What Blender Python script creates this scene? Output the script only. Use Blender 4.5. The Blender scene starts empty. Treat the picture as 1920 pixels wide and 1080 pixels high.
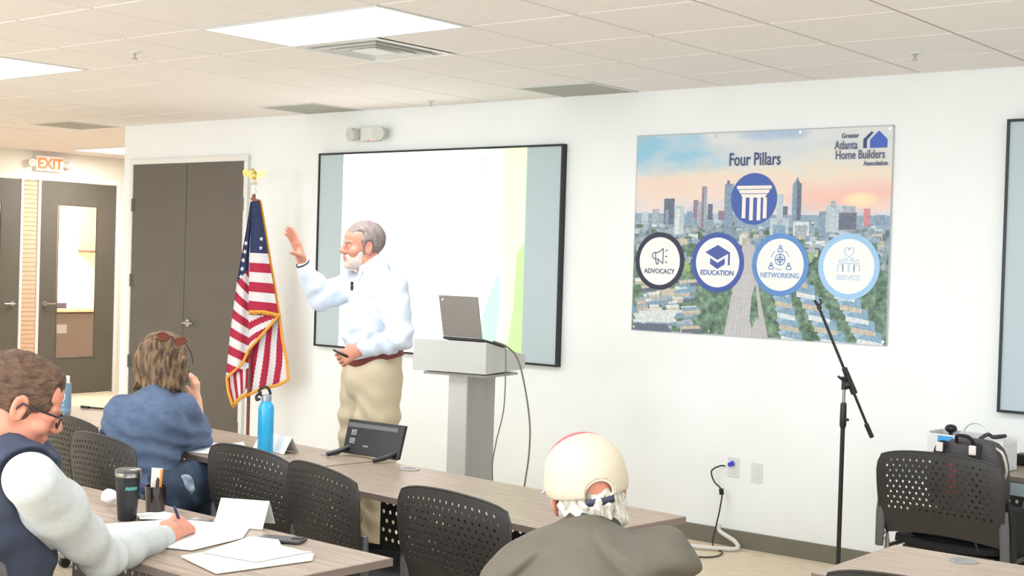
import bpy, bmesh, math, random
import numpy as np
from mathutils import Vector, Matrix
random.seed(7)
SC = bpy.context.scene
COL = SC.collection
PI = math.pi

# ---------------------------------------------------------------- camera
CAMF, YAW, PITCH, ROLL = 2572.764, 39.08, 1.01, 1.711
CP = Vector((0.0, -7.172, 1.64))
def _frame():
    y, p, r = math.radians(YAW), math.radians(PITCH), math.radians(ROLL)
    f = Vector((-math.sin(y)*math.cos(p), math.cos(y)*math.cos(p), -math.sin(p)))
    rt = Vector((math.cos(y), math.sin(y), 0)); up = rt.cross(f)
    return rt*math.cos(r)+up*math.sin(r), -rt*math.sin(r)+up*math.cos(r), f
RT, UP, FW = _frame()
cam = bpy.data.cameras.new('camera'); cam.sensor_width = 36; cam.lens = CAMF*36/1920
cam.clip_start = 0.05; cam.clip_end = 100
co = bpy.data.objects.new('camera', cam); COL.objects.link(co)
co.matrix_world = Matrix(((RT.x, UP.x, -FW.x, CP.x), (RT.y, UP.y, -FW.y, CP.y), (RT.z, UP.z, -FW.z, CP.z), (0, 0, 0, 1)))
SC.camera = co
def at(px, py, d):
    """point of the room seen at a place of the photograph, d metres deep"""
    return CP + (FW + RT*((px-960)/CAMF) - UP*((py-540)/CAMF))*d

# ---------------------------------------------------------------- light, exposure
SC.view_settings.view_transform = 'Standard'; SC.view_settings.look = 'None'
SC.view_settings.gamma = 1.0; SC.view_settings.use_curve_mapping = False
SC.view_settings.exposure = 0.0
W = bpy.data.worlds.new('world'); SC.world = W; W.use_nodes = True
W.node_tree.nodes['Background'].inputs[0].default_value = (.95, .98, 1, 1)
W.node_tree.nodes['Background'].inputs[1].default_value = 0.6
CEIL = 2.74
def area(loc, sx, sy, power, col=(.84, .93, 1), rot=(0, 0, 0), name='troffer_lamp'):
    l = bpy.data.lights.new(name, 'AREA'); l.shape = 'RECTANGLE'; l.size = sx; l.size_y = sy
    l.energy = power; l.color = col
    o = bpy.data.objects.new(name, l); COL.objects.link(o); o.location = loc; o.rotation_euler = rot
    return o
LX = (-10.8, -7.8, -4.8, -1.8, 1.2); LY = (-2.65, -5.7, -8.75)
LPOW = 32
for x in LX:
    for y in LY:
        area((x, y, CEIL-.012), 1.1, .5, LPOW*(.82 if y > -3 else 1.15)*(.65 if x < -7 else 1))
area((-12.6, 1.65, CEIL-.03), 1.1, .5, 60, (1, .96, .90))
area((-12.6, -4.0, CEIL-.03), 1.1, .5, 35, (1, .96, .90))
area((-15.3, 2.6, CEIL-.03), 1.6, 1.6, 260, (1, .93, .84))

for wx in (-8.6, -4.6, -.6):  # added fill lamps behind the camera, brightening the upper walls and ceiling
    area((wx, -10.9, 1.55), 2.3, 1.5, 118, (.80, .90, 1), rot=(PI/2, 0, 0), name='added_window_fill')

# ---------------------------------------------------------------- materials
def lin(v):
    v = v/255.0
    return v/12.92 if v <= .04045 else ((v+.055)/1.055)**2.4
def rgb(r, g, b): return (lin(r), lin(g), lin(b), 1)
MATS = {}
def mat(name, col, rough=.6, metal=0, vary=0, scale=20, stretch=(1, 1, 1), col2=None, bump=0, bscale=None, emit=0, spec=.5, trans=0, coat=0, detail=4, lo=.3, hi=.7):
    if name in MATS: return MATS[name]
    m = bpy.data.materials.new(name); m.use_nodes = True; nt = m.node_tree; b = nt.nodes['Principled BSDF']
    b.inputs['Roughness'].default_value = rough; b.inputs['Metallic'].default_value = metal
    b.inputs['Specular IOR Level'].default_value = spec
    b.inputs['Coat Weight'].default_value = coat
    b.inputs['Transmission Weight'].default_value = trans
    c1 = rgb(*col); b.inputs['Base Color'].default_value = c1
    m.diffuse_color = c1
    tc = nt.nodes.new('ShaderNodeTexCoord'); mp = nt.nodes.new('ShaderNodeMapping')
    nt.links.new(tc.outputs['Object'], mp.inputs['Vector']); mp.inputs['Scale'].default_value = stretch
    if vary or col2:
        n = nt.nodes.new('ShaderNodeTexNoise'); n.inputs['Scale'].default_value = scale; n.inputs['Detail'].default_value = detail
        nt.links.new(mp.outputs[0], n.inputs['Vector'])
        r = nt.nodes.new('ShaderNodeValToRGB'); nt.links.new(n.outputs['Fac'], r.inputs[0])
        r.color_ramp.elements[0].position = lo; r.color_ramp.elements[1].position = hi
        if col2: ca, cb = c1, rgb(*col2)
        else:
            ca = rgb(*[max(0, v*(1-vary)) for v in col]); cb = rgb(*[min(255, v*(1+vary)) for v in col])
        r.color_ramp.elements[0].color = ca; r.color_ramp.elements[1].color = cb
        nt.links.new(r.outputs[0], b.inputs['Base Color'])
    if bump:
        n2 = nt.nodes.new('ShaderNodeTexNoise'); n2.inputs['Scale'].default_value = bscale or scale
        n2.inputs['Detail'].default_value = 3
        nt.links.new(mp.outputs[0], n2.inputs['Vector'])
        bp = nt.nodes.new('ShaderNodeBump'); bp.inputs['Strength'].default_value = bump; bp.inputs['Distance'].default_value = .01
        nt.links.new(n2.outputs['Fac'], bp.inputs['Height']); nt.links.new(bp.outputs[0], b.inputs['Normal'])
    if emit:
        b.inputs['Emission Color'].default_value = c1; b.inputs['Emission Strength'].default_value = emit
    MATS[name] = m
    return m

# ---------------------------------------------------------------- mesh helpers
class MB:
    def __init__(s): s.v = []; s.f = []; s.m = []
    def add(s, vs, fs, mi=0):
        o = len(s.v); s.v += [tuple(v) for v in vs]
        for f in fs: s.f.append(tuple(o+i for i in f)); s.m.append(mi)
        return s
    def box(s, x0, x1, y0, y1, z0, z1, mi=0):
        v = [(x, y, z) for z in (z0, z1) for y in (y0, y1) for x in (x0, x1)]
        return s.add(v, [(0, 2, 3, 1), (4, 5, 7, 6), (0, 1, 5, 4), (2, 6, 7, 3), (0, 4, 6, 2), (1, 3, 7, 5)], mi)
    def tube(s, pts, r, n=10, mi=0, cap=True, close=False, flat=None):
        P = [Vector(p) for p in pts]; R = r if isinstance(r, (list, tuple)) else [r]*len(P)
        T = []
        for i in range(len(P)):
            if close: t = P[(i+1) % len(P)]-P[i-1]
            else: t = P[min(i+1, len(P)-1)]-P[max(i-1, 0)]
            T.append(t.normalized() if t.length > 1e-9 else Vector((0, 0, 1)))
        a = Vector((0, 0, 1)) if abs(T[0].z) < .9 else Vector((1, 0, 0))
        nrm = T[0].cross(a).normalized(); vs = []
        for i, p in enumerate(P):
            nrm = (nrm - T[i]*nrm.dot(T[i])).normalized(); bi = T[i].cross(nrm)
            for k in range(n):
                an = 2*PI*k/n; vs.append(p + nrm*math.cos(an)*R[i] + bi*math.sin(an)*R[i]*(flat or 1))
        fs = []
        m = len(P)
        for i in range(m if close else m-1):
            j = (i+1) % m
            for k in range(n): fs.append((i*n+k, i*n+(k+1) % n, j*n+(k+1) % n, j*n+k))
        if cap and not close: fs.append(tuple(range(n-1, -1, -1))); fs.append(tuple((m-1)*n+k for k in range(n)))
        return s.add(vs, fs, mi)
    def lathe(s, prof, c=(0, 0, 0), n=24, mi=0, cap=True):
        vs = []; fs = []
        for (r, z) in prof:
            for k in range(n):
                a = 2*PI*k/n; vs.append((c[0]+r*math.cos(a), c[1]+r*math.sin(a), c[2]+z))
        for i in range(len(prof)-1):
            for k in range(n): fs.append((i*n+k, i*n+(k+1) % n, (i+1)*n+(k+1) % n, (i+1)*n+k))
        if cap: fs.append(tuple(range(n-1, -1, -1))); fs.append(tuple((len(prof)-1)*n+k for k in range(n)))
        return s.add(vs, fs, mi)
    def prism(s, poly, fn, t0, t1, mi=0):
        """poly = 2D outline, fn(u, v, t) -> point, extruded from t0 to t1"""
        n = len(poly); vs = [fn(u, v, t0) for u, v in poly]+[fn(u, v, t1) for u, v in poly]
        fs = [tuple(range(n-1, -1, -1)), tuple(range(n, 2*n))]+[(i, (i+1) % n, n+(i+1) % n, n+i) for i in range(n)]
        return s.add(vs, fs, mi)
    def ball(s, c, r, n=12, mi=0, sq=(1, 1, 1)):
        vs = []; fs = []; h = n//2
        for i in range(h+1):
            th = PI*i/h
            for k in range(n):
                a = 2*PI*k/n; vs.append((c[0]+r*sq[0]*math.sin(th)*math.cos(a), c[1]+r*sq[1]*math.sin(th)*math.sin(a), c[2]+r*sq[2]*math.cos(th)))
        for i in range(h):
            for k in range(n): fs.append((i*n+k, (i+1)*n+k, (i+1)*n+(k+1) % n, i*n+(k+1) % n))
        return s.add(vs, fs, mi)
def tag(o, label=None, cat=None, group=None, kind=None):
    if label: o['label'] = label
    if cat: o['category'] = cat
    if group: o['group'] = group
    if kind: o['kind'] = kind
    return o
def thing(name, label, cat, loc=(0, 0, 0), rz=0, group=None):
    o = bpy.data.objects.new(name, None); COL.objects.link(o); o.location = loc; o.rotation_euler = (0, 0, rz)
    o.empty_display_size = .1
    return tag(o, label, cat, group)
def obj(name, mb, m, parent=None, smooth=False, bev=0, world=False, solid=0, weld=True, sub=0):
    me = bpy.data.meshes.new(name)
    vs, fs = (mb.v, mb.f)
    if world and parent:
        base = Vector(parent.location); pp = parent.parent
        while pp: base = base+Vector(pp.location); pp = pp.parent
        vs = [tuple(Vector(v)-base) for v in vs]
    me.from_pydata(vs, [], fs)
    ms = m if isinstance(m, (list, tuple)) else [m]
    for k in ms: me.materials.append(k)
    me.polygons.foreach_set('material_index', mb.m)
    bm = bmesh.new(); bm.from_mesh(me)
    if weld: bmesh.ops.remove_doubles(bm, verts=bm.verts, dist=1e-5)
    bmesh.ops.recalc_face_normals(bm, faces=bm.faces); bm.to_mesh(me); bm.free()
    if smooth:
        me.polygons.foreach_set('use_smooth', [True]*len(me.polygons))
        if smooth != 'all': me.set_sharp_from_angle(angle=math.radians(40))
    o = bpy.data.objects.new(name, me); COL.objects.link(o)
    if parent: o.parent = parent
    if solid:
        md = o.modifiers.new('solid', 'SOLIDIFY'); md.thickness = solid; md.offset = 0
    if sub:
        md = o.modifiers.new('sub', 'SUBSURF'); md.levels = sub; md.render_levels = sub
    if bev:
        md = o.modifiers.new('bev', 'BEVEL'); md.width = bev; md.segments = 2; md.limit_method = 'ANGLE'
    return o
def struct(name, mb, m, **k): return tag(obj(name, mb, m, **k), kind='structure')
def copy_tree(o, parent=None):
    c = o.copy(); COL.objects.link(c); c.parent = parent
    for ch in o.children: copy_tree(ch, c)
    return c
def text_mb(s, size, fn, depth=.001, font=None, align='CENTER', bold=0, sx=1.0):
    cu = bpy.data.curves.new('tmp_text', 'FONT'); cu.body = s; cu.size = size; cu.extrude = depth
    cu.align_x = align; cu.offset = bold; cu.resolution_u = 3
    if font: cu.font = font
    o = bpy.data.objects.new('tmp_text', cu); COL.objects.link(o)
    dg = bpy.context.evaluated_depsgraph_get(); me = bpy.data.meshes.new_from_object(o.evaluated_get(dg))
    b = MB(); b.add([fn(v.co.x*sx, v.co.y, v.co.z) for v in me.vertices], [tuple(p.vertices) for p in me.polygons])
    bpy.data.objects.remove(o); bpy.data.curves.remove(cu); bpy.data.meshes.remove(me)
    return b
# ================================================================ ROOM
M_wall = mat('wall_paint', (244, 247, 247), .85, vary=.006, scale=3, bump=.05, bscale=160)
M_door_wall = mat('corridor_paint', (238, 232, 222), .85, vary=.006, scale=3)
M_ceil = mat('ceiling_tile', (250, 245, 243), .95, vary=.025, scale=130, bump=.25, bscale=200, spec=.1)
M_bar = mat('ceiling_grid_bar', (196, 180, 166), .6)
M_base = mat('baseboard_rubber', (118, 114, 100), .6)
M_door = mat('door_grey', (97, 92, 84), .5, vary=.02, scale=4)
M_frame = mat('door_frame_white', (233, 233, 228), .5)
M_chrome = mat('satin_metal', (190, 188, 184), .28, metal=1)
M_dark = mat('black_metal', (26, 25, 25), .4)
M_carpet = mat('carpet', (246, 230, 206), .95, scale=9, stretch=(1, 8, 1), col2=(216, 200, 174), bump=.4, bscale=120, spec=.1, detail=8)
M_glass = mat('door_glass', (245, 245, 245), .02, trans=1, spec=.5)
M_glass.node_tree.nodes['Principled BSDF'].inputs['IOR'].default_value = 1.02
M_led = mat('lamp_diffuser', (255, 252, 246), .5, emit=3.2)
M_white = mat('white_metal', (226, 229, 229), .45)

X0, X1, Y0 = -13.73, 3.2, -11.0
XC = -10.23
struct('floor', MB().box(X0-3, X1, Y0, 5, -.06, 0), M_carpet)
struct('wall_front', MB().box(XC, X1, 0, .14, 0, CEIL+.02), M_wall)
struct('wall_right', MB().box(X1, X1+.12, Y0, .14, 0, CEIL+.02), M_wall)
wbk = MB(); wx_ = [-8.6, -4.6, -.6]; wbk.box(X0, X1, Y0-.12, Y0, 0, .75).box(X0, X1, Y0-.12, Y0, 2.35, CEIL+.02)
ed_ = [X0]+[v for w_ in wx_ for v in (w_-1.2, w_+1.2)]+[X1]
for i in range(0, len(ed_), 2): wbk.box(ed_[i], ed_[i+1], Y0-.12, Y0, .75, 2.35)
struct('wall_back', wbk, M_wall)
for i, w_ in enumerate(wx_):  # invented windows, put in to go with the added fill lamps
    wn = struct('added_window_%d' % (i+1), MB().box(w_-1.2, w_+1.2, Y0-.08, Y0-.03, .75, .81).box(w_-1.2, w_+1.2, Y0-.08, Y0-.03, 2.29, 2.35).box(w_-1.2, w_-1.14, Y0-.08, Y0-.03, .81, 2.29).box(w_+1.14, w_+1.2, Y0-.08, Y0-.03, .81, 2.29).box(w_-.03, w_+.03, Y0-.08, Y0-.03, .81, 2.29), M_frame)
    obj('pane', MB().box(w_-1.14, w_-.03, Y0-.058, Y0-.052, .81, 2.29).box(w_+.03, w_+1.14, Y0-.058, Y0-.052, .81, 2.29), M_glass, wn)
struct('wall_corridor_end', MB().box(X0-3, XC+.2, 5, 5.1, 0, CEIL+.02), M_door_wall)
struct('wall_corridor_side', MB().box(XC, XC+.14, .14, 5, 0, CEIL+.02), M_door_wall)
# ceiling: slab with the grid bars, then separate lay-in tiles a few millimetres lower as one patterned surface
struct('ceiling', MB().box(X0-3, X1, Y0, 5, CEIL+.006, CEIL+.09), M_bar)
GX, GY, G = -2.402, -2.337, .61
skip = set()
def cell(x, y): return (math.floor((x-GX)/G+1e-6), math.floor((y-GY)/G+1e-6))
troff = []
for x in LX:
    for y in LY:
        i, j = cell(x-.3, y); troff.append((GX+i*G, GY+j*G)); skip |= {(i, j), (i+1, j)}
DIF = cell(-5.1, -2.05); skip.add(DIF)
RET = [cell(-5.05, -.3), cell(-7.48, -.3), cell(-10.55, -.4)]
for r in RET: skip.add(r)
tb = MB()
for i in range(-15, 10):
    for j in range(-15, 5):
        if (i, j) in skip: continue
        x0, x1 = GX+i*G+.008, GX+(i+1)*G-.008; y0, y1 = GY+j*G+.006, GY+(j+1)*G-.006
        x0 = max(x0, XC-1.2); y1 = min(y1, -.002 if i*G+GX > XC-.3 else 9)
        if x1 > X1 or x1-x0 < .03 or y1-y0 < .03 or y0 < Y0: continue
        z0, z1 = CEIL, CEIL+.005; c = .004
        tb.add([(x0, y0, z1), (x1, y0, z1), (x1, y1, z1), (x0, y1, z1), (x0+c, y0+c, z0), (x1-c, y0+c, z0), (x1-c, y1-c, z0), (x0+c, y1-c, z0)],
               [(4, 7, 6, 5), (0, 4, 5, 1), (1, 5, 6, 2), (2, 6, 7, 3), (3, 7, 4, 0)])
struct('trim_1', tb, M_ceil, weld=False)
# corridor ceiling board beyond the end of the tiled ceiling, with a shallow step
M_cor = mat('corridor_ceiling', (248, 240, 236), .9)
struct('trim_2', MB().box(X0, XC-1.2, Y0, 5, CEIL-.004, CEIL+.004).box(XC-1.2, XC, .02, 5, CEIL-.004, CEIL+.004), M_cor)
# baseboard on the front wall
struct('baseboard_front', MB().box(-8.5, X1, -.012, 0, 0, .1).box(XC, -10.16, -.012, 0, 0, .1), M_base, bev=.003)
struct('baseboard_corridor', MB().box(X0, X0+.012, Y0, 0, 0, .1), M_base)
# corridor wall with two doorways and a panelled sidelight
dz = 2.41
cw = MB()
cw.box(X0-.12, X0, Y0, .1, 0, CEIL+.02); cw.box(X0-.12, X0, .1, 2.40, dz+.05, CEIL+.02); cw.box(X0-.12, X0, 2.40, 5, 0, CEIL+.02)
struct('wall_corridor', cw, M_door_wall)
# ---- ceiling lights
def troffer(x0, y0, label, group=None):
    t = thing('ceiling_light', label, 'ceiling light', (x0+G, y0+G/2, CEIL))
    a, b = G, G/2
    f = MB(); w = .022; h = .02
    f.box(-a+.004, a-.004, -b+.004, -b+w, -.004, h); f.box(-a+.004, a-.004, b-w, b-.004, -.004, h)
    f.box(-a+.004, -a+w, -b+w, b-w, -.004, h); f.box(a-w, a-.004, -b+w, b-w, -.004, h)
    obj('frame', f, M_white, t)
    obj('diffuser', MB().box(-a+w, a-w, -b+w, b-w, -.002, .01), M_led, t)
    return t
names = {(-4.8, -2.65): 'bright flat ceiling light panel above the projection screen, beside the square air vent',
         (-7.8, -2.65): 'bright flat ceiling light panel cut by the left edge of the photo'}
k = 0
for x in LX:
    for y in LY:
        lab = names.get((x, y))
        x0, y0 = troff[k]; k += 1
        if lab is None and not (y == -2.65): 
            lab = 'bright flat ceiling light panel further back in the room, behind the camera'
        lab = lab or 'bright flat ceiling light panel in the row nearest the front wall, out of view'
        t = troffer(x0, y0, lab)
        if (x, y) not in names: t['group'] = 'ceiling lights outside the view' if y != -2.65 else 'front row ceiling lights outside the view'
t = troffer(-13.1, 1.34, 'narrow bright ceiling light beyond the wall corner, over the corridor doors'); t.location.z = CEIL-.01
# ---- supply diffuser
t = thing('air_diffuser', 'square white four-way louvred air vent in the ceiling next to the light', 'air vent', (GX+DIF[0]*G+G/2, GY+DIF[1]*G+G/2, CEIL))
def sqring(b, o, i, z0, z1, zt=None):
    # sloped square ring from outer half-size o at z0 to inner half-size i at z1
    O = [(-o, -o), (o, -o), (o, o), (-o, o)]; I = [(-i, -i), (i, -i), (i, i), (-i, i)]
    b.add([(x, y, z0) for x, y in O]+[(x, y, z1) for x, y in I], [(q, (q+1) % 4, 4+(q+1) % 4, 4+q) for q in range(4)])
obj('backing', MB().box(-.29, .29, -.29, .29, .075, .085), mat('vent_dark', (120, 106, 92), .8), t)
b = MB(); sqring(b, .302, .262, -.003, -.003); sqring(b, .262, .24, -.003, .05); obj('frame', b, M_white, t, solid=.003)
for o_, i_ in ((.225, .17), (.155, .10)):
    b = MB(); sqring(b, o_, i_, -.012, .045); obj('louvre', b, M_white, t, solid=.003)
obj('centre_plate', MB().box(-.085, .085, -.085, .085, -.012, .0), M_white, t, bev=.003)
# ---- return grilles
M_gr = mat('grille_grey', (190, 190, 180), .7)
gl = ['grey perforated return air grille in the ceiling right of the projection screen top',
      'grey perforated return air grille in the ceiling above the speaker, at the wall',
      'grey perforated return air grille in the ceiling at far left, before the corridor']
for r, lab in zip(RET, gl):
    x, y = GX+r[0]*G+G/2, GY+r[1]*G+G/2
    t = thing('return_grille', lab, 'air grille', (x, y, CEIL), 0)
    a = G/2-.006; b = MB().box(-a, a, -a, -a+.02, -.003, .005).box(-a, a, a-.02, a, -.003, .005).box(-a, -a+.02, -a+.02, a-.02, -.003, .005).box(a-.02, a, -a+.02, a-.02, -.003, .005)
    obj('frame', b, M_white, t)
    b = MB()
    for q in range(28):
        u = -a+.02+(2*a-.04)*q/28; b.box(u, u+.013, -a+.02, a-.02, .0, .004)
    for q in range(14):
        u = -a+.02+(2*a-.04)*q/14; b.box(-a+.02, a-.02, u, u+.012, .001, .005)
    obj('grille', b, M_gr, t)
for (x, y, lab) in ((-6.388, -2.644, 'small white ceiling sprinkler left of the ceiling light'), (-2.758, -.684, 'small white ceiling sprinkler high above the printed banner'), (-6.382, -.252, 'small white ceiling sprinkler above the projection screen')):
    t = thing('ceiling_sprinkler', lab, 'sprinkler', (x, y, CEIL))
    obj('escutcheon', MB().lathe([(.032, 0), (.032, -.004), (.016, -.012), (.016, 0)]), M_white, t, smooth=True)
    obj('head', MB().tube([(0, 0, 0), (0, 0, -.035)], .006).lathe([(.002, -.035), (.016, -.036), (.016, -.039), (.002, -.04)]), M_chrome, t)
# ---- doors
def lever(parent, x, y, z, dirx, n=(0, -1, 0), ax=(1, 0, 0), name='handle'):
    n = Vector(n); ax = Vector(ax); p = Vector((x, y, z)); b = MB()
    b.tube([p+n*.0, p+n*.012], .03, 20); b.tube([p+n*.01, p+n*.05], .011)
    b.tube([p+n*.05-ax*.01*dirx, p+n*.052+ax*.05*dirx, p+n*.05+ax*.115*dirx], [.011, .010, .008])
    return obj(name, b, M_chrome, parent, smooth=True)
# double closet door in the front wall
xl, xm, xr, zt = -10.06, -9.326, -8.595, 2.395
fr = MB(); w = .05
fr.box(xl-w, xl-.004, -.03, 0, 0, zt+.004).box(xr+.004, xr+w, -.03, 0, 0, zt+.004).box(xl-w, xr+w, -.03, 0, zt+.004, zt+w)
struct('trim_3', fr, M_frame, bev=.003)
for nm, a, b_, s in (('door_1', xl, xm-.003, 0), ('door_2', xm+.003, xr, 1)):
    d = struct(nm, MB().box(a, b_, -.022, -.002, .008, zt), M_door, bev=.002)
    for z in (2.05, 1.4, .7, .25):
        hx = a-.004 if s == 0 else b_+.004
        obj('hinge', MB().tube([(hx, -.026, z-.055), (hx, -.026, z+.055)], .011).box(min(hx, hx+(.03 if s == 0 else -.03)), max(hx, hx+(.03 if s == 0 else -.03)), -.026, -.02, z-.055, z+.055), mat('hinge_grey', (110, 106, 100), .4, metal=.5), d)
    if s == 1: lever(d, xm+.07, -.02, 1.07, 1)
# corridor doors (in the plane x = X0), glass lites
M_wood = mat('counter_wood', (196, 160, 128), .5, vary=.06, scale=6, stretch=(1, 6, 1))
def lite_door(name, ya, yb, la, lb, hy, hs):
    b = MB(); xa, xb = X0-.035, X0+.012; z0, z1 = .42, 2.155
    b.box(xa, xb, ya, la, .01, dz).box(xa, xb, lb, yb, .01, dz).box(xa, xb, la, lb, .01, z0).box(xa, xb, la, lb, z1, dz)
    d = struct(name, b, M_door, bev=.003)
    obj('glass_lite', MB().box(X0-.014, X0-.008, la+.004, lb-.004, z0+.004, z1-.004), M_glass, d)
    s = MB(); t = .012
    s.box(xb, xb+.006, la, la+t, z0, z1).box(xb, xb+.006, lb-t, lb, z0, z1).box(xb, xb+.006, la+t, lb-t, z0, z0+t).box(xb, xb+.006, la+t, lb-t, z1-t, z1)
    obj('glazing_bead', s, M_door, d)
    lever(d, xb, hy, 1.04, hs, n=(1, 0, 0), ax=(0, 1, 0))
    return d
lite_door('door_3', 1.37, 2.345, 1.585, 2.11, 1.44, 1)
lite_door('door_4', .14, 1.115, .36, .90, 1.04, -1)
jb = MB()
for y0, y1 in ((.10, .135), (1.12, 1.15), (1.335, 1.365), (2.35, 2.40)): jb.box(X0-.05, X0+.022, y0, y1, 0, dz+.004)
jb.box(X0-.05, X0+.022, .10, 2.40, dz+.004, dz+.05)
struct('trim_4', jb, M_frame, bev=.003)
# narrow boarded panel between the two doors
M_peach = mat('lined_panel', (214, 180, 152), .7)
b = MB(); z = 0
while z < dz:
    b.box(X0-.02, X0-.002, 1.152, 1.333, z, min(z+.046, dz)); z += .05
b.box(X0-.03, X0-.02, 1.152, 1.333, 0, dz)
struct('trim_5', b, M_peach)
# pantry seen through the glass
M_cream = mat('pantry_wall', (252, 238, 214), .9)
M_cab = mat('cabinet_grey', (88, 78, 74), .6)
struct('wall_pantry', MB().box(-16.45, -16.35, -.5, 5, 0, CEIL).box(-16.4, X0-.12, 4.2, 4.3, 0, CEIL), M_cream)
t = thing('base_cabinet', 'dark grey cabinet seen through the glass of the right corridor door', 'cabinet', (-15.6, 2.9, 0))
obj('body', MB().box(-.3, .25, -1.6, 1.0, .08, .86), M_cab, t)
for q in range(4): obj('door', MB().box(.25, .268, -1.58+.64*q, -.97+.64*q, .1, .84), M_cab, t, bev=.003)
t2 = tag(obj('countertop', MB().box(-15.92, -15.3, 1.28, 3.92, .862, .90), M_wood), 'tan wooden countertop on the dark cabinet behind the door glass', 'countertop')
t = thing('wall_shelf', 'brown wall shelf box seen through the door glass, above the counter', 'shelf', (-16.34, 3.95, 1.62))
M_taupe = mat('shelf_taupe', (176, 152, 134), .6)
obj('back_panel', MB().box(0, .02, -.38, .4, 0, .62), M_taupe, t); obj('board', MB().box(.02, .3, -.38, .4, 0, .03), mat('shelf_dark', (92, 70, 62), .6), t); obj('side', MB().box(.02, .3, .2, .22, .03, .62), M_taupe, t)
for q, (y, w, h, c, lab) in enumerate(((2.75, .10, .07, (70, 66, 80), 'small dark tray on the pantry counter'), (3.0, .16, .05, (245, 240, 236), 'white tray on the pantry counter'), (2.45, .12, .10, (206, 160, 120), 'tan box on the pantry counter'))):
    tag(obj('counter_box' if q == 2 else 'tray', MB().box(-15.6, -15.45, y-w, y+w, .902, .902+h), mat('pantry%d' % q, c, .6), bev=.008), lab, 'box' if q == 2 else 'tray')
tag(obj('paper_notice', MB().box(X0-.006, X0-.004, 1.60, 1.74, .70, .80), mat('notice', (190, 178, 166), .6)), 'small pale notice stuck low on the glass of the corridor door', 'notice')
# ---- exit sign
t = thing('exit_sign', 'lit exit sign with two lamp heads above the corridor doors', 'exit sign', (X0, 1.44, 2.60))
obj('housing', MB().box(.0, .06, -.17, .17, -.085, .085), mat('exit_white', (236, 226, 222), .4), t, bev=.008)
obj('lettering', text_mb('EXIT', .16, lambda u, v, w: (.064+w, u, v-.055), .002, bold=.004, sx=.95), mat('exit_letters', (240, 110, 36), .4, emit=.55), t)
for s in (-1, 1):
    obj('lamp_head', MB().tube([(.03, s*.2, .0), (.10, s*.24, -.005)], [.035, .045], 16).box(.015, .04, s*.17 if s > 0 else s*.2, s*.2 if s > 0 else s*.17, -.02, .03), M_white, t, smooth=True)
# ---- emergency lamp on the front wall
t = thing('emergency_light', 'white twin-head emergency lamp on the wall above the projection screen', 'emergency light', (-7.18, 0, 2.56))
obj('housing', MB().box(-.09, .09, -.05, 0, -.055, .055), mat('plastic_white', (225, 226, 222), .5), t, bev=.01)
obj('indicator', MB().box(-.008, .008, -.053, -.05, -.05, -.042), mat('red_indicator', (255, 60, 60), .4, emit=1.5), t)
for s in (-1, 1):
    obj('lamp_head', MB().tube([(s*.13, -.03, 0), (s*.145, -.10, -.005)], [.04, .052], 18).tube([(s*.09, -.03, 0), (s*.13, -.03, 0)], .015), mat('lamp_shell', (206, 207, 202), .45), t, smooth=True)
# ---- wall outlets
for x, z, lab in ((-4.085, .47, 'white wall outlet with the blue plug in it, low on the front wall'), (-3.93, .455, 'white wall outlet right of the one with the blue plug')):
    t = thing('wall_outlet', lab, 'outlet', (x, 0, z))
    obj('cover_plate', MB().box(-.037, .037, -.006, 0, -.058, .058), M_white, t, bev=.002)
    obj('socket', MB().box(-.017, .017, -.009, -.006, -.045, -.008).box(-.017, .017, -.009, -.006, .008, .045), mat('plastic_white', (225, 226, 222), .5), t)
# ================================================================ SCREENS AND BANNER
M_scr = mat('screen_fabric', (188, 203, 209), .8)
M_scrframe = mat('screen_frame', (22, 23, 28), .4)
def screen(x0, x1, z0, z1, label):
    t = thing('projection_screen', label, 'screen', ((x0+x1)/2, 0, z0))
    a = (x1-x0)/2; h = z1-z0; w = .014
    f = MB().box(-a, a, -.045, -.0, 0, w).box(-a, a, -.045, 0, h-w, h).box(-a, -a+w, -.045, 0, w, h-w).box(a-w, a, -.045, 0, w, h-w)
    obj('frame', f, M_scrframe, t)
    obj('panel', MB().box(-a+w, a-w, -.036, -.004, w, h-w), M_scr, t)
    return t
S = screen(-7.71, -5.395, .975, 2.43, 'large pale screen behind the speaker with a bright projected slide')
screen(-2.52, .1, .945, 2.465, 'large blank blue-grey screen cut by the right edge of the photo')
# the lit slide: white page with green and mint facets down its right side
M_s_white = mat('slide_white', (255, 255, 255), .8, emit=1.15)
M_s_mint = mat('slide_mint', (200, 242, 214), .8, emit=.66)
M_s_mint2 = mat('slide_aqua', (178, 238, 200), .8, emit=.62)
M_s_lime = mat('slide_lime', (176, 238, 146), .8, emit=.62)
M_s_lime2 = mat('slide_yellowgreen', (206, 244, 188), .8, emit=.66)
M_s_grey = mat('slide_grey_lines', (225, 232, 240), .8, emit=.8)
sl, sr, sb, st_ = -7.445, -5.70, .99, 2.43
def SV(u, v, w): return (sl+(sr-sl)*u+6.5525, -.037-w, sb+(st_-sb)*v-.975)
b = MB().prism([(0, 0), (1, 0), (1, 1), (0, 1)], SV, 0, .001, 0)
for poly, mi, w in (([(.78, 1), (.82, .75), (.87, .50), (.88, .42), (.80, .22), (.77, 0), (1, 0), (1, 1)], 1, .0012),
                    ([(.885, 1), (.893, .7), (.905, .42), (.925, .2), (.90, 0), (1, 0), (1, 1)], 4, .0014),
                    ([(.80, .20), (.88, .42), (.888, .28), (.865, 0), (.785, 0)], 2, .0015),
                    ([(.965, .50), (.955, .25), (.925, .0), (1, 0), (1, .55)], 3, .0016),
                    ([(.70, .993), (1, .990), (1, 1), (.7, 1)], 3, .0022)):
    b.prism(poly, SV, 0, w, mi)
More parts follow.
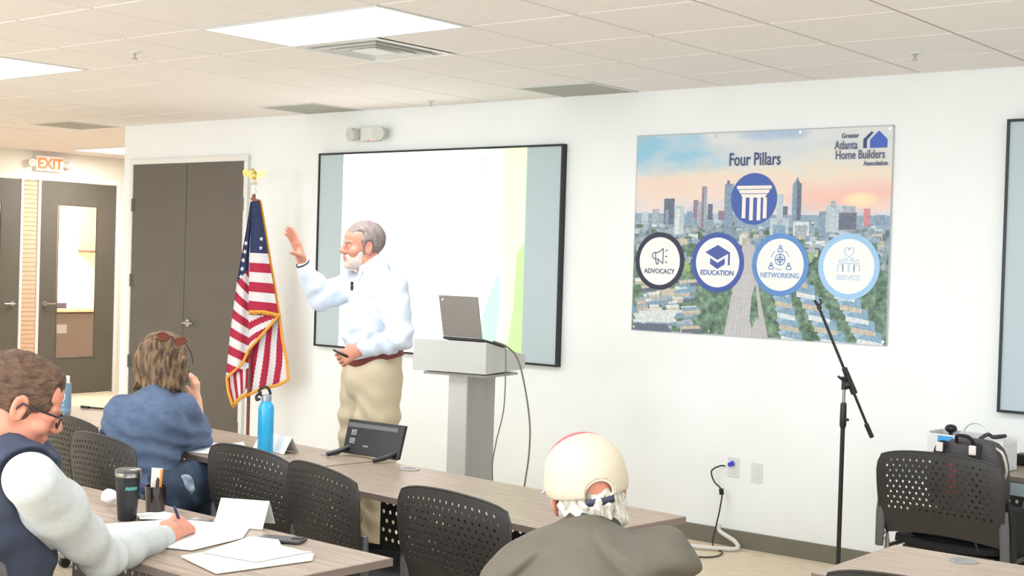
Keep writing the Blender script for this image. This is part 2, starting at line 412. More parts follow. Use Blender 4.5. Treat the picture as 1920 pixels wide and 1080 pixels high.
for q in range(5): b.prism([(.45, .12+.05*q), (.66, .12+.05*q), (.66, .123+.05*q), (.45, .123+.05*q)], SV, 0, .0012, 5)
ring = [(.795+.028*math.cos(a)*1, .905+.045*math.sin(a)) for a in [PI*.35+PI*1.3*i/16 for i in range(17)]]
ring2 = [(.795+.024*math.cos(a), .905+.038*math.sin(a)) for a in [PI*.35+PI*1.3*i/16 for i in range(17)]][::-1]
for i in range(16): b.prism([ring[i], ring[i+1], ring2[15-i], ring2[16-i]], SV, 0, .0016, 2)
b.prism([(.768, .90), (.80, .90), (.80, .906), (.768, .906)], SV, 0, .0016, 2)
obj('projected_slide', b, [M_s_white, M_s_mint, M_s_mint2, M_s_lime, M_s_lime2, M_s_grey], S)

# ---- printed vinyl banner
BW, BH = 1.69, 1.215; BX, BZ = -4.84, 1.25
ban = thing('printed_banner', 'large printed vinyl banner reading Four Pillars over a city skyline', 'banner', (BX, 0, BZ))
def BV(u, v, w): return (u, -.0122-w, v)
def pal(n, c, v=.10, s=60, **k): return mat('print_'+n, c, .55, vary=v, scale=s, **k)
# sky: printed cloud picture
def sky_mat():
    m = bpy.data.materials.new('print_sky'); m.use_nodes = True; nt = m.node_tree; N = nt.nodes; L = nt.links
    bs = N['Principled BSDF']; bs.inputs['Roughness'].default_value = .5
    tc = N.new('ShaderNodeTexCoord'); sp = N.new('ShaderNodeSeparateXYZ'); L.new(tc.outputs['Object'], sp.inputs[0])
    mp = N.new('ShaderNodeMapping'); mp.inputs['Scale'].default_value = (1.6, 1, 3.6); mp.inputs['Rotation'].default_value = (0, .25, 0); L.new(tc.outputs['Object'], mp.inputs[0])
    n = N.new('ShaderNodeTexNoise'); n.inputs['Scale'].default_value = 2.6; n.inputs['Detail'].default_value = 6; L.new(mp.outputs[0], n.inputs[0])
    # height ramp with noise
    ma = N.new('ShaderNodeMath'); ma.operation = 'MULTIPLY_ADD'; L.new(n.outputs['Fac'], ma.inputs[0]); ma.inputs[1].default_value = .35; L.new(sp.outputs['Z'], ma.inputs[2])
    r = N.new('ShaderNodeValToRGB'); mr = N.new('ShaderNodeMapRange'); L.new(ma.outputs[0], mr.inputs[0]); mr.inputs[1].default_value = .87; mr.inputs[2].default_value = 1.40
    L.new(mr.outputs[0], r.inputs[0]); e = r.color_ramp.elements
    e[0].position = 0; e[0].color = rgb(196, 206, 220); e[1].position = 1; e[1].color = rgb(224, 224, 222)
    for p, c in ((.14, (228, 216, 214)), (.30, (240, 216, 204)), (.48, (238, 220, 200)), (.62, (226, 223, 216)), (.8, (214, 220, 224)), (.9, (222, 226, 228))):
        q = e.new(p); q.color = rgb(*c)
    # left-top blue and right pink glow areas
    n2 = N.new('ShaderNodeTexNoise'); n2.inputs['Scale'].default_value = 1.9; n2.inputs['Detail'].default_value = 5; L.new(mp.outputs[0], n2.inputs[0])
    def blob(cx, cz, rx, rz, col, amt, prev):
        dx = N.new('ShaderNodeMath'); dx.operation = 'MULTIPLY_ADD'; L.new(sp.outputs['X'], dx.inputs[0]); dx.inputs[1].default_value = 1/rx; dx.inputs[2].default_value = -cx/rx
        dzn = N.new('ShaderNodeMath'); dzn.operation = 'MULTIPLY_ADD'; L.new(sp.outputs['Z'], dzn.inputs[0]); dzn.inputs[1].default_value = 1/rz; dzn.inputs[2].default_value = -cz/rz
        a = N.new('ShaderNodeMath'); a.operation = 'MULTIPLY'; L.new(dx.outputs[0], a.inputs[0]); L.new(dx.outputs[0], a.inputs[1])
        b_ = N.new('ShaderNodeMath'); b_.operation = 'MULTIPLY_ADD'; L.new(dzn.outputs[0], b_.inputs[0]); L.new(dzn.outputs[0], b_.inputs[1]); L.new(a.outputs[0], b_.inputs[2])
        c_ = N.new('ShaderNodeMath'); c_.operation = 'MULTIPLY_ADD'; L.new(n2.outputs['Fac'], c_.inputs[0]); c_.inputs[1].default_value = -2.6; c_.inputs[2].default_value = 2.3
        d_ = N.new('ShaderNodeMath'); d_.operation = 'SUBTRACT'; d_.use_clamp = True; L.new(c_.outputs[0], d_.inputs[0]); L.new(b_.outputs[0], d_.inputs[1])
        f_ = N.new('ShaderNodeMath'); f_.operation = 'MULTIPLY'; f_.use_clamp = True; L.new(d_.outputs[0], f_.inputs[0]); f_.inputs[1].default_value = amt
        mx = N.new('ShaderNodeMix'); mx.data_type = 'RGBA'; L.new(f_.outputs[0], mx.inputs[0]); L.new(prev, mx.inputs[6]); mx.inputs[7].default_value = rgb(*col)
        return mx.outputs[2]
    o = blob(.20, 1.10, .48, .17, (150, 200, 226), 1.0, r.outputs[0])
    o = blob(.95, 1.19, .25, .05, (160, 190, 220), .8, o)
    o = blob(1.4, .82, .40, .12, (240, 190, 178), .9, o)
    o = blob(1.50, .80, .12, .05, (255, 226, 186), 1.0, o)
    o = blob(.22, .90, .28, .09, (238, 212, 200), .8, o)
    L.new(o, bs.inputs['Base Color']); return m
obj('sheet', MB().box(0, BW, -.012, -.004, 0, BH), sky_mat(), ban)
b = MB(); mi_ = {}; mlist = []
def M_(n, c, **k):
    if n not in mi_: mi_[n] = len(mlist); mlist.append(pal(n, c, **k))
    return mi_[n]
W_ = [.0001]
def P_(poly, m):
    W_[0] += .0000012; b.prism([(min(max(u, 0), BW), min(max(v, 0), BH)) for u, v in poly], BV, 0, W_[0], m)
def R_(u0, v0, u1, v1, m, du=0): P_([(u0, v0), (u1, v0), (u1+du, v1), (u0+du, v1)], m)
haze = M_('far_ground', (146, 168, 186), v=.08); g1 = M_('midtown_ground', (132, 150, 158), v=.25, s=22)
P_([(0, 0), (BW, 0), (BW, .715), (0, .73)], haze)
P_([(0, 0), (BW, 0), (BW, .64), (0, .66)], g1)
green = M_('trees_green', (108, 134, 114), v=.28, s=30); green2 = M_('trees_dark', (88, 112, 98), v=.3, s=30); lawn = M_('lawn', (150, 176, 122), v=.12)
roofw = M_('roof_white', (214, 220, 222), v=.08); roofg = M_('roof_grey', (164, 176, 186), v=.12); bluer = M_('roof_blue', (134, 166, 190), v=.1)
tan = M_('wall_tan', (196, 186, 168), v=.1); glass = M_('tower_glass', (134, 156, 178), v=.1); dgl = M_('tower_dark', (106, 114, 134), v=.1)
road = M_('road', (190, 188, 190), v=.04); mauve = M_('tower_mauve', (150, 130, 148), v=.1); pale = M_('tower_pale', (186, 200, 210), v=.08)
P_([(0, 0), (BW, 0), (BW, .50), (1.2, .52), (.5, .52), (0, .50)], green)
rnd = random.Random(3)
# low-rise carpet of blocks from the horizon down
for i in range(300):
    v = .70 - .28*rnd.random()**.8; s = .010+.05*(.72-v)/.3
    u = rnd.random()*(BW-.08); w = s*(1+rnd.random()*1.2); h = s*(.5+rnd.random())
    m = rnd.choice([roofw, roofg, pale, glass, tan, green2, green, roofg, haze])
    R_(u, v-h*.4, u+w, v+h*.5, m)
    if m not in (green, green2) and rnd.random() < .6: R_(u+w*.1, v-h*.4, u+w*.9, v, rnd.choice([glass, roofg, dgl]))
# skyline towers
for u0, u1, v0, v1, m in ((.05, .10, .66, .74, pale), (.13, .18, .66, .755, roofg), (.215, .29, .66, .82, dgl), (.225, .25, .66, .75, glass), (.29, .36, .60, .775, pale), (.30, .33, .60, .76, roofw),
                          (.38, .42, .66, .74, glass), (.425, .46, .70, .81, mauve), (.455, .485, .66, .80, roofg), (.483, .518, .64, .892, mauve), (.50, .518, .64, .892, roofg), (.527, .56, .69, .785, dgl), (.57, .63, .67, .73, pale), (.60, .645, .69, .745, mauve),
                          (.64, .70, .60, .905, glass), (.655, .672, .90, .925, dgl), (.99, 1.03, .60, .84, pale), (.95, 1.07, .56, .70, pale), (.97, 1.05, .54, .66, bluer), (1.03, 1.06, .72, .77, dgl),
                          (1.26, 1.33, .60, .74, glass), (1.30, 1.42, .62, .775, pale), (1.33, 1.36, .76, .80, roofg), (1.40, 1.48, .63, .77, roofg), (1.38, 1.49, .635, .735, mauve), (1.385, 1.485, .64, .728, dgl),
                          (1.53, 1.57, .66, .755, M_('tower_rose', (206, 140, 150), v=.06)), (1.10, 1.20, .60, .68, roofw), (1.11, 1.19, .60, .66, roofg), (1.60, 1.66, .66, .72, glass), (.75, .80, .55, .60, roofw), (.77, .82, .52, .585, tan)):
    R_(u0, v0, u1, v1, m)
# pointed tower
P_([(1.088, .69), (1.145, .69), (1.145, .90), (1.132, .905), (1.117, .94), (1.100, .905), (1.088, .90)], glass)
P_([(1.117, .69), (1.145, .69), (1.145, .90), (1.132, .905), (1.117, .94)], M_('tower_shade_side', (112, 124, 142), v=.08))
# trees
for i in range(240):
    u = .45+rnd.random()*1.2; v = rnd.random()**1.2*.5; r = .015+.03*rnd.random()
    if .62 < u < 1.0 and v < .5: 
        if not (.84 < u < .92 and v < .3): continue
    P_([(u+r*math.cos(a)*(1+.2*rnd.random()), v+r*.8*math.sin(a)*(1+.3*rnd.random())) for a in [2*PI*k/9 for k in range(9)]], rnd.choice([green, green2, green2, lawn if rnd.random() < .15 else green]))
b.f = [f for f in b.f]
# left: low commercial roofs
for i in range(46):
    u = rnd.random()*.40; v = .02+rnd.random()*.30; w = .05+.09*rnd.random()
    P_([(u, v), (u+w, v+.012), (u+w*.9, v+.03), (u-.01, v+.02)], rnd.choice([roofw, roofw, roofg, bluer, tan]))
    P_([(u, v), (u+w, v+.012), (u+w, v-.012), (u, v-.02)], rnd.choice([dgl, tan, glass]))
P_([(.02, .42), (.40, .44), (.42, .38), (.30, .34), (.05, .36)], lawn); P_([(0, .0), (.30, .0), (.26, .05), (.02, .04)], dgl)
P_([(.02, .05), (.30, .06), (.34, .14), (.06, .12)], roofw)
# highway
P_([(.665, 0), (.96, 0), (.885, .30), (.855, .54), (.80, .56), (.755, .50)], road)
P_([(.868, .0), (.895, .12), (.868, .32), (.845, .24), (.835, .1)], green); P_([(.83, .0), (.9, .0), (.885, .125)], road)
for k in range(7):
    u0 = .69+.024*k; u1 = .775+.008*k; P_([(u0, 0), (u0+.002, 0), (u1+.001, .5), (u1, .5)], roofw)
# row houses curving away on the right
for c0, n, sc in (((1.06, .05), 5, 1.0), ((1.18, .30), 7, .8), ((1.48, .26), 7, 1.0)):
    for k in range(n):
        if c0[0] == 1.06: u = 1.12-.02*k; v = .02+.068*k; s = .075-.005*k
        elif c0[0] == 1.18: u = 1.38-.045*k; v = .02+.065*k; s = .085-.005*k
        else: u = 1.60-.04*k; v = .03+.062*k; s = .085-.004*k
        P_([(u-s, v), (u+s*.8, v-.02), (u+s*.7, v+.035), (u-s*.2, v+.05)], bluer)
        P_([(u-s, v), (u-s*.2, v+.05), (u-s*.6, v+.062), (u-s*1.3, v+.02)], M_('roof_blue_light', (164, 190, 208), v=.06))
        P_([(u-s, v), (u+s*.8, v-.02), (u+s*.8, v-.045), (u-s, v-.03)], tan if k % 2 else roofw)
obj('city_print', b, mlist, ban, weld=False)
# hems and grommets
obj('hem', MB().box(0, BW, -.013, -.0115, BH-.006, BH).box(0, BW, -.013, -.0115, 0, .005).box(0, .004, -.013, -.0115, 0, BH).box(BW-.004, BW, -.013, -.0115, 0, BH), mat('hem_grey', (176, 184, 190), .6), ban)
for u, v in ((.02, BH-.02), (BW/3, BH-.02), (2*BW/3, BH-.02), (BW-.02, BH-.02), (.02, .02), (BW/3, .02), (2*BW/3, .02), (BW-.02, .02)):
    obj('grommet', MB().add([], []).tube([(u, -.012, v), (u, -.0155, v)], .009, 12), M_chrome, ban)
def disc(cx, cz, r0, r1, w, mi=0, bb=None, n=48):
    if bb is None: bb = MB()
    w = w+.001
    for k in range(n):
        a0, a1 = 2*PI*k/n, 2*PI*(k+1)/n
        bb.prism([(cx+r0*math.cos(a0), cz+r0*math.sin(a0)), (cx+r1*math.cos(a0), cz+r1*math.sin(a0)), (cx+r1*math.cos(a1), cz+r1*math.sin(a1)), (cx+r0*math.cos(a1), cz+r0*math.sin(a1))] if r0 > 0 else [(cx, cz), (cx+r1*math.cos(a0), cz+r1*math.sin(a0)), (cx+r1*math.cos(a1), cz+r1*math.sin(a1))], BV, .001, w, mi)
    return bb
M_navy = mat('print_navy_text', (62, 76, 120), .5); M_royal = mat('print_royal', (64, 94, 172), .5); M_pw = mat('print_white', (240, 241, 240), .5)
TX = lambda cx, cz: (lambda u, v, w: (cx+u, -.0165-w, cz+v))
obj('title_lettering', text_mb('Four Pillars', .108, TX(.835, 1.012), .0005, bold=.0012, sx=.70), M_navy, ban)
# pillar badge
pb = disc(.838, .814, 0, .152, .002)
obj('pillar_badge', pb, M_royal, ban)
q = MB()
def RR(u0, v0, u1, v1, mi=0, w=.0032, e=0): q.prism([(u0+e, v0), (u1-e, v0), (u1, v1), (u0, v1)], BV, .002, w+.001, mi)
RR(.725, .872, .955, .892); RR(.735, .846, .945, .868, e=.012); RR(.752, .822, .926, .842, e=.012)
for u in (.762, .812, .862, .902): RR(u, .70-.012*(u in (.812, .862)), u+.024, .822)
obj('pillar_symbol', q, mat('print_cream', (246, 236, 226), .5), ban)
def badge(cx, cz, r, col, name, word, tcol, sym):
    bb = disc(cx, cz, 0, r*.84, .002, 1); disc(cx, cz, r*.83, r, .0024, 0, bb)
    o = obj('round_badge', bb, [mat('print_ring_'+name, col, .5), M_pw], ban); o['label'] = 'round white badge with a %s ring and the word %s' % (name, word)
    obj('lettering', text_mb(word, .042, TX(cx, cz-.076), .0005, bold=.0006, sx=.95 if len(word) < 10 else .88), tcol, o)
    obj('symbol', sym(cx, cz+.03), tcol, o)
def ln(bb, pts, r=.0028, close=False):
    P = pts+[pts[0]] if close else pts
    for a, c in zip(P, P[1:]):
        d = Vector((c[0]-a[0], c[1]-a[1])); 
        if d.length < 1e-6: continue
        nn = Vector((-d.y, d.x)).normalized()*r
        bb.prism([(a[0]+nn.x, a[1]+nn.y), (a[0]-nn.x, a[1]-nn.y), (c[0]-nn.x, c[1]-nn.y), (c[0]+nn.x, c[1]+nn.y)], BV, .0028, .0042)
def arc(cx, cz, r, a0, a1, n=16): return [(cx+r*math.cos(a0+(a1-a0)*i/n), cz+r*math.sin(a0+(a1-a0)*i/n)) for i in range(n+1)]
def sym_horn(x, z):
    q = MB(); ln(q, [(x-.03, z-.014), (x-.03, z+.02), (x-.01, z+.024), (x+.025, z+.048), (x+.025, z-.045), (x-.01, z-.018)], close=True); ln(q, arc(x-.034, z+.003, .02, PI*.4, PI*1.6)); ln(q, [(x-.03, z-.018), (x-.022, z-.05), (x-.008, z-.046), (x-.014, z-.02)])
    for dz_ in (.03, 0, -.03): ln(q, [(x+.04, z+dz_), (x+.056, z+dz_*1.4)])
    return q
def sym_cap(x, z):
    q = MB(); q.prism([(x, z+.075), (x+.085, z+.03), (x, z-.015), (x-.085, z+.03)], BV, .0028, .0042)
    q.prism([(x-.05, z-.005), (x, z-.032), (x+.05, z-.005), (x+.05, z-.04), (x, z-.07), (x-.05, z-.04)], BV, .0028, .0044); ln(q, [(x+.078, z+.03), (x+.078, z-.045)], .006)
    return q
def sym_net(x, z):
    q = MB(); ln(q, arc(x, z, .032, 0, 2*PI, 24)); ln(q, [(x-.032, z), (x+.032, z)]); ln(q, [(x, z-.032), (x, z+.032)]); ln(q, arc(x, z, .016, 0, 2*PI, 14))
    for a in (.5, 2.6, 4.71): pass
    for px, pz in ((0, .062), (-.056, -.04), (.056, -.04)):
        ln(q, arc(x+px, z+pz+.012, .008, 0, 2*PI, 10)); ln(q, [(x+px-.016, z+pz-.016)]+arc(x+px, z+pz-.012, .016, PI, 0, 8)+[(x+px+.016, z+pz-.016)], close=True)
    for a0 in (.3, 2.2, 4.2): ln(q, arc(x, z, .058, a0, a0+.75, 8), .0018)
    return q
def sym_serv(x, z):
    q = MB(); ln(q, arc(x-.013, z+.06, .015, PI*.05, PI, 8)+[(x-.026, z+.045), (x, z+.022), (x+.026, z+.045)]+arc(x+.013, z+.06, .015, 0, PI*.95, 8), close=False)
    for px, h in ((-.05, -.01), (-.018, 0), (.018, 0), (.05, -.01)):
        ln(q, arc(x+px, z+h+.008, .010, 0, 2*PI, 10)); ln(q, [(x+px-.015, z-.06), (x+px-.015, z+h-.012), (x+px+.015, z+h-.012), (x+px+.015, z-.06)])
    return q
badge(.196, .434, .178, (44, 44, 70), 'dark navy', 'ADVOCACY', mat('print_slate_text', (74, 80, 104), .5), sym_horn)
badge(.607, .435, .180, (66, 90, 168), 'royal blue', 'EDUCATION', mat('print_blue_text', (72, 92, 166), .5), sym_cap)
badge(1.024, .431, .183, (96, 142, 204), 'mid blue', 'NETWORKING', mat('print_midblue_text', (128, 156, 208), .5), sym_net)
badge(1.452, .431, .186, (160, 200, 236), 'pale blue', 'SERVICE', mat('print_pale_text', (196, 216, 236), .5), sym_serv)
# association logo
q = MB(); q.prism([(1.555, 1.092), (1.655, 1.092), (1.655, 1.138), (1.605, 1.186), (1.555, 1.138)], BV, .001, .0035)
obj('logo_house', q, mat('print_logo_blue', (66, 96, 190), .5), ban)
q = MB(); q.prism([(1.515, 1.092), (1.535, 1.092), (1.535, 1.135), (1.572, 1.178), (1.562, 1.184), (1.515, 1.142)], BV, .001, .0035)
obj('logo_roof_stroke', q, mat('print_logo_navy', (58, 70, 120), .5), ban)
M_logo = mat('print_logo_text', (92, 100, 130), .5)
for s, x, z, sz, sx in (('Greater', 1.435, 1.152, .038, .85), ('Atlanta', 1.412, 1.090, .068, .70), ('Home Builders', 1.497, 1.034, .070, .70), ('Association', 1.592, .995, .036, .85)):
    obj('logo_lettering', text_mb(s, sz, TX(x, z), .0005, bold=.0010, sx=sx), M_logo, ban)
# ================================================================ TABLES AND CHAIRS
M_top = mat('laminate_oak_grey', (170, 152, 136), .38, scale=5, stretch=(1, 14, 4), col2=(142, 124, 108), detail=8, lo=.35, hi=.68)
M_topdark = mat('laminate_far', (156, 140, 124), .4, scale=5, stretch=(1, 14, 4), col2=(130, 114, 100), detail=8, lo=.35, hi=.68)
M_edge = mat('table_edge', (122, 108, 100), .45)
M_silver = mat('silver_tube', (176, 176, 178), .3, metal=.9)
M_panel = mat('modesty_black', (18, 18, 20), .5)
M_shell = mat('chair_shell_black', (40, 37, 35), .42, vary=.05, scale=90, bump=.06, bscale=300)
M_socket = mat('chair_socket_grey', (84, 84, 86), .4)
M_tube = mat('chair_tube', (150, 150, 152), .3, metal=.9)
M_seat = mat('seat_fabric', (24, 23, 25), .85, bump=.2, bscale=300)
def perforated(b, P, nu, nv, stag, rx, ry, solid_fn=None, mi=0):
    """sheet of staggered cells with a round hole each; P(u, v) -> point, u, v in 0..1"""
    du, dv = 1.0/nu, 1.0/nv; K = 8
    for j in range(nv):
        off = (du/2 if (j % 2 and stag) else 0); v0, v1 = j*dv, (j+1)*dv
        edges = [0.0]+[off+du*i for i in range(0 if off else 1, nu+1)]; edges = sorted(set([round(e, 6) for e in edges if e <= 1.00001]+[1.0]))
        for a, c in zip(edges, edges[1:]):
            full = (c-a) > du*.9; cu, cv = (a+c)/2, (v0+v1)/2
            if not full or (solid_fn and solid_fn(cu, cv)):
                b.add([P(a, v0), P(c, v0), P(c, v1), P(a, v1)], [(0, 1, 2, 3)], mi); continue
            corner = [(c, cv), (c, v1), (cu, v1), (a, v1), (a, cv), (a, v0), (cu, v0), (c, v0)]
            hole = [(cu+rx*math.cos(2*PI*k/K), cv+ry*math.sin(2*PI*k/K)) for k in range(K)]
            b.add([P(*q) for q in corner]+[P(*q) for q in hole], [(k, (k+1) % K, K+(k+1) % K, K+k) for k in range(K)], mi)
def make_table(L, label, group=None, grom=(.5,), topm=None):
    """origin = back right corner on the floor; runs to -x, people sit on the -y side"""
    t = thing('training_table', label, 'table', (0, 0, 0), 0, group); D = .6; H = .74
    obj('tabletop', MB().box(-L, 0, -D, 0, H-.026, H), [topm or M_top], t, bev=.004)
    obj('edge_band', MB().box(-L-.002, .002, -D-.002, -D, H-.025, H-.002).box(-L-.002, -L, -D, 0, H-.025, H-.002).box(0, .002, -D, 0, H-.025, H-.002).box(-L-.002, .002, 0, .002, H-.025, H-.002), M_edge, t)
    for g in grom:
        x = -L*g; b = MB(); b.lathe([(.026, H), (.044, H), (.046, H+.001), (.044, H+.004), (.03, H+.0045), (.026, H+.002)], (x, -.085, 0), 28)
        o = obj('grommet', b, mat('grommet_grey', (150, 148, 146), .35, metal=.5), t, smooth=True)
        obj('grommet_cap', MB().lathe([(.0, H+.001), (.026, H+.0015), (.026, H+.001)], (x, -.085, 0), 24), mat('grommet_dark', (90, 86, 84), .5), o)
    for s, x in (('r', -.16), ('l', -L+.16)):
        b = MB(); yb = -D/2
        b.tube([(x, yb-.02, H-.04), (x, yb-.02, .09)], .03, 14); b.box(x-.035, x+.035, -D+.04, -.04, .055, .085)
        lg = obj('leg', b, M_silver, t, smooth=True, bev=.004)
        for y in (-D+.07, -.07):
            c = MB(); c.tube([(x-.012, y, .03), (x+.012, y, .03)], .028, 16); c.box(x-.008, x+.008, y-.012, y+.012, .03, .06); obj('caster', c, M_dark, lg, smooth=True)
        obj('flip_bracket', MB().box(x-.02, x+.02, -D+.10, -.10, H-.052, H-.026), M_dark, t, bev=.004)
    obj('crossbar', MB().box(-L+.16, -.16, -D/2-.035, -D/2+.005, H-.085, H-.054), M_dark, t, bev=.004)
    b = MB(); x0, x1, z0, z1 = -L+.10, -.10, .12, .64
    nx = int((x1-x0)/.042)
    perforated(b, lambda u, v: (x0+(x1-x0)*u, -.095, z0+(z1-z0)*v), nx, 13, True, .24/nx, .24/13, lambda u, v: v < .56 or v > .93)
    obj('modesty_panel', b, M_panel, t, solid=.003)
    return t
def put_table(t, x, y, a, label=None, z=0):
    t.location = (x, y, z); t.rotation_euler = (0, 0, -a)
    if label: t['label'] = label
    return t
G1 = 'training tables set end to end in the front row'
T1 = put_table(make_table(1.68, 'grey-oak training table with the black tablet display, right end of front row', G1, (.16, .84)), -2.632, -2.89, .085)
T2 = copy_tree(T1); put_table(T2, -4.325, -2.737, .085, 'grey-oak training table in front of the blue bottle and the woman')
T3 = copy_tree(T1); put_table(T3, -6.06, -2.585, .0, 'grey-oak training table at the far left end of the front row')
T4 = put_table(make_table(1.7, 'pale grey-oak training table at the man in the vest, holding papers and cups', None, (.5,)), -2.872, -4.172, .03)
T5 = copy_tree(T4); put_table(T5, -4.62, -4.13, .0, 'grey-oak training table left of the man in the navy vest, mostly hidden')
T6 = copy_tree(T1); put_table(T6, -.19, -2.80, .0, 'grey-oak training table at the bottom right corner, across the aisle')
T7 = copy_tree(T1); put_table(T7, -1.04, -.44, .16, 'grey-oak training table by the wall at right, carrying the white caddy box')
obj('front_rail', MB().box(-1.66, -.02, -.612, -.602, .655, .712), mat('rail_grey', (150, 164, 170), .4), T7)
obj('table_leg_brace', MB().tube([(-1.02, -.35, .70), (-1.02, -.98, .02)], .022, 12).ball((-1.02, -.98, .03), .03), M_silver, T7, smooth=True)

def shell_pt(u, v):
    """chair back: u across 0..1, v up 0..1"""
    s = 2*u-1; z0, z1 = .505, .862
    wd = .272+.016*v
    r = max(0, (v-.72)/.28); wd -= .024*r*r*r
    r2 = max(0, (.10-v)/.10); wd -= .018*r2*r2
    z = z0+(z1-z0)*v + .024*(1-s*s)*v - .010*abs(s)**6*v - .024*(1-s*s)*(0 if v > .3 else (1-v/.3))*-1
    x = s*wd
    y = -.030 - .055*v + .050*(1-math.cos(s*1.1))  # wraps forward at the sides
    return (x, y-.018*math.sin(v*PI), z)
def make_chair(label, group=None):
    """origin on the floor under the back, sitter faces +y"""
    t = thing('stacking_chair', label, 'chair', (0, 0, 0), 0, group)
    b = MB()
    NB = 16
    # plain lower band, perforated field, plain border
    def seg(u0, u1, v0, v1, nu, nv):
        for i in range(nu):
            for j in range(nv):
                q = [(u0+(u1-u0)*(i+a)/nu, v0+(v1-v0)*(j+c)/nv) for a, c in ((0, 0), (1, 0), (1, 1), (0, 1))]
                b.add([shell_pt(*p) for p in q], [(0, 1, 2, 3)])
    seg(0, 1, 0, .30, 18, 4); seg(0, 1, .93, 1, 18, 2); seg(0, .06, .30, .93, 1, 9); seg(.94, 1, .30, .93, 1, 9)
    perforated(b, lambda u, v: shell_pt(.06+.88*u, .30+.63*v), NB, 10, True, .20/NB, .27/10)
    obj('backrest', b, M_shell, t, smooth=False, solid=.0045)
    # rolled rim along the outline
    rim = [shell_pt(1, v/10) for v in range(1, 10)]+[shell_pt(1-u/16, 1) for u in range(0, 17)]+[shell_pt(0, v/10) for v in range(9, 0, -1)]
    obj('rim', MB().tube(rim, .0045, 8), M_shell, t, smooth='all')
    for s in (-1, 1):
        x, y, z = shell_pt((s+1)/2, .25)
        b = MB().tube([(x, y+.004, z+.075), (x, y+.004, z), (x*1.02, y+.012, z-.15)], [.010, .0155, .014], 12, flat=1.4)
        obj('back_socket', b, M_socket, t, smooth=True)
        X_ = .266*s
        b = MB().tube([(x*1.02, y+.012, z-.14), (X_, .02, .50), (X_, .03, .44), (X_*1.04, -.05, .02)], .0115, 10); obj('leg', b, M_tube, t, smooth=True)
        b = MB().tube([(X_, .03, .435), (X_, .40, .435), (X_*1.04, .455, .40), (X_*1.06, .50, .02)], .0115, 10); obj('leg', b, M_tube, t, smooth=True)
        for yy, k in ((-.05, 1.04), (.50, 1.06)): obj('foot_cap', MB().tube([(X_*k, yy, .03), (X_*k, yy, .0)], .015, 10), M_dark, t, smooth=True)
    b = MB(); n = 14
    for i in range(n):
        for j in range(n):
            q = []
            for a, c in ((0, 0), (1, 0), (1, 1), (0, 1)):
                u, v = (i+a)/n*2-1, (j+c)/n*2-1
                x = u*math.sqrt(1-v*v*.16)*.255; y = .245+v*math.sqrt(1-u*u*.16)*.225
                q.append((x, y, .47 - .02*max(0, v-.5)*2 - .012*(1-u*u) + .01*(1-v)*.5))
            b.add(q, [(0, 1, 2, 3)])
    obj('seat', b, M_seat, t, smooth='all', solid=.032, bev=.0)
    obj('seat_pan', MB().box(-.21, .21, .06, .44, .43, .448), M_shell, t, bev=.006)
    return t
def put_chair(t, x, y, a, label): t.location = (x, y, 0); t.rotation_euler = (0, 0, a); t['label'] = label; return t
G2 = 'black perforated-back chairs tucked in at the tables'
CH = make_chair('x', G2)
put_chair(CH, -2.985, -3.71, -.13, 'black perforated-back chair left of the man in the cap, under the front row table')
CHS = [(-3.67, -3.65, -.28, 'black perforated-back chair in the middle, second left of the man in the cap'),
       (-4.22, -3.54, -.10, 'black perforated-back chair right behind the blue bottle, before the grey-oak table'),
       (-4.87, -3.77, -.12, 'black perforated-back chair the woman in the blue sweater sits on'),
       (-5.50, -3.50, -.16, 'black perforated-back chair mostly hidden beyond the face of the man in glasses'),
       (-2.255, -1.40, -.03, 'black perforated-back chair at right holding the dark bags'),
       (-1.335, -3.80, -.05, 'black perforated-back chair of which only the top shows at the bottom right corner'),
       (-3.37, -5.24, -.06, 'black perforated-back chair the man in the navy vest sits on, bottom left corner'),
       (-1.70, -4.90, .88, 'black perforated-back chair hidden behind the man in the cap')]
for x, y, a, lab in CHS: put_chair(copy_tree(CH), x, y, a, lab)
# ================================================================ LECTERN
M_alu = mat('brushed_grey_panel', (168, 166, 164), .45, metal=.35, vary=.03, scale=14, stretch=(1, 1, .2))
M_alu2 = mat('light_grey_panel', (205, 205, 203), .5, metal=.15)
A = at(775, 640, 7.84); A.z = 0; Bp = at(912, 643, 7.60); Bp.z = 0; ux = (Bp-A).normalized(); LW = (Bp-A).length
lz = math.atan2(ux.y, ux.x)
lect = thing('lectern', 'silver-grey lectern with a sloped box top on a square column', 'lectern', tuple(A), lz)
b = MB(); D_ = .45; zf, zb, z0 = 1.20, 1.112, 1.02
b.add([(0, 0, z0), (LW, 0, z0), (LW, D_, z0+.01), (0, D_, z0+.01), (0, 0, zf), (LW, 0, zf), (LW, D_, zb), (0, D_, zb)], [(0, 3, 2, 1), (4, 5, 6, 7), (0, 1, 5, 4), (1, 2, 6, 5), (2, 3, 7, 6), (3, 0, 4, 7)])
obj('box_top', b, M_alu2, lect, bev=.003)
obj('lower_tray', MB().box(.05, LW-.02, .04, D_-.05, .998, 1.012), M_alu, lect)
cb = MB(); cr = 0; cc, cs = math.cos(cr), math.sin(cr)
def cpt(x, y): return (LW*.56+cc*x-cs*y, .22+cs*x+cc*y)
def cbox(b, x0, x1, y0, y1, z0, z1):
    q = [cpt(x0, y0), cpt(x1, y0), cpt(x1, y1), cpt(x0, y1)]
    b.add([(x, y, z0) for x, y in q]+[(x, y, z1) for x, y in q], [(0, 3, 2, 1), (4, 5, 6, 7), (0, 1, 5, 4), (1, 2, 6, 5), (2, 3, 7, 6), (3, 0, 4, 7)]); return b
obj('column', cbox(MB(), -.058, .058, -.16, .16, .02, 1.0), M_alu, lect, bev=.004)
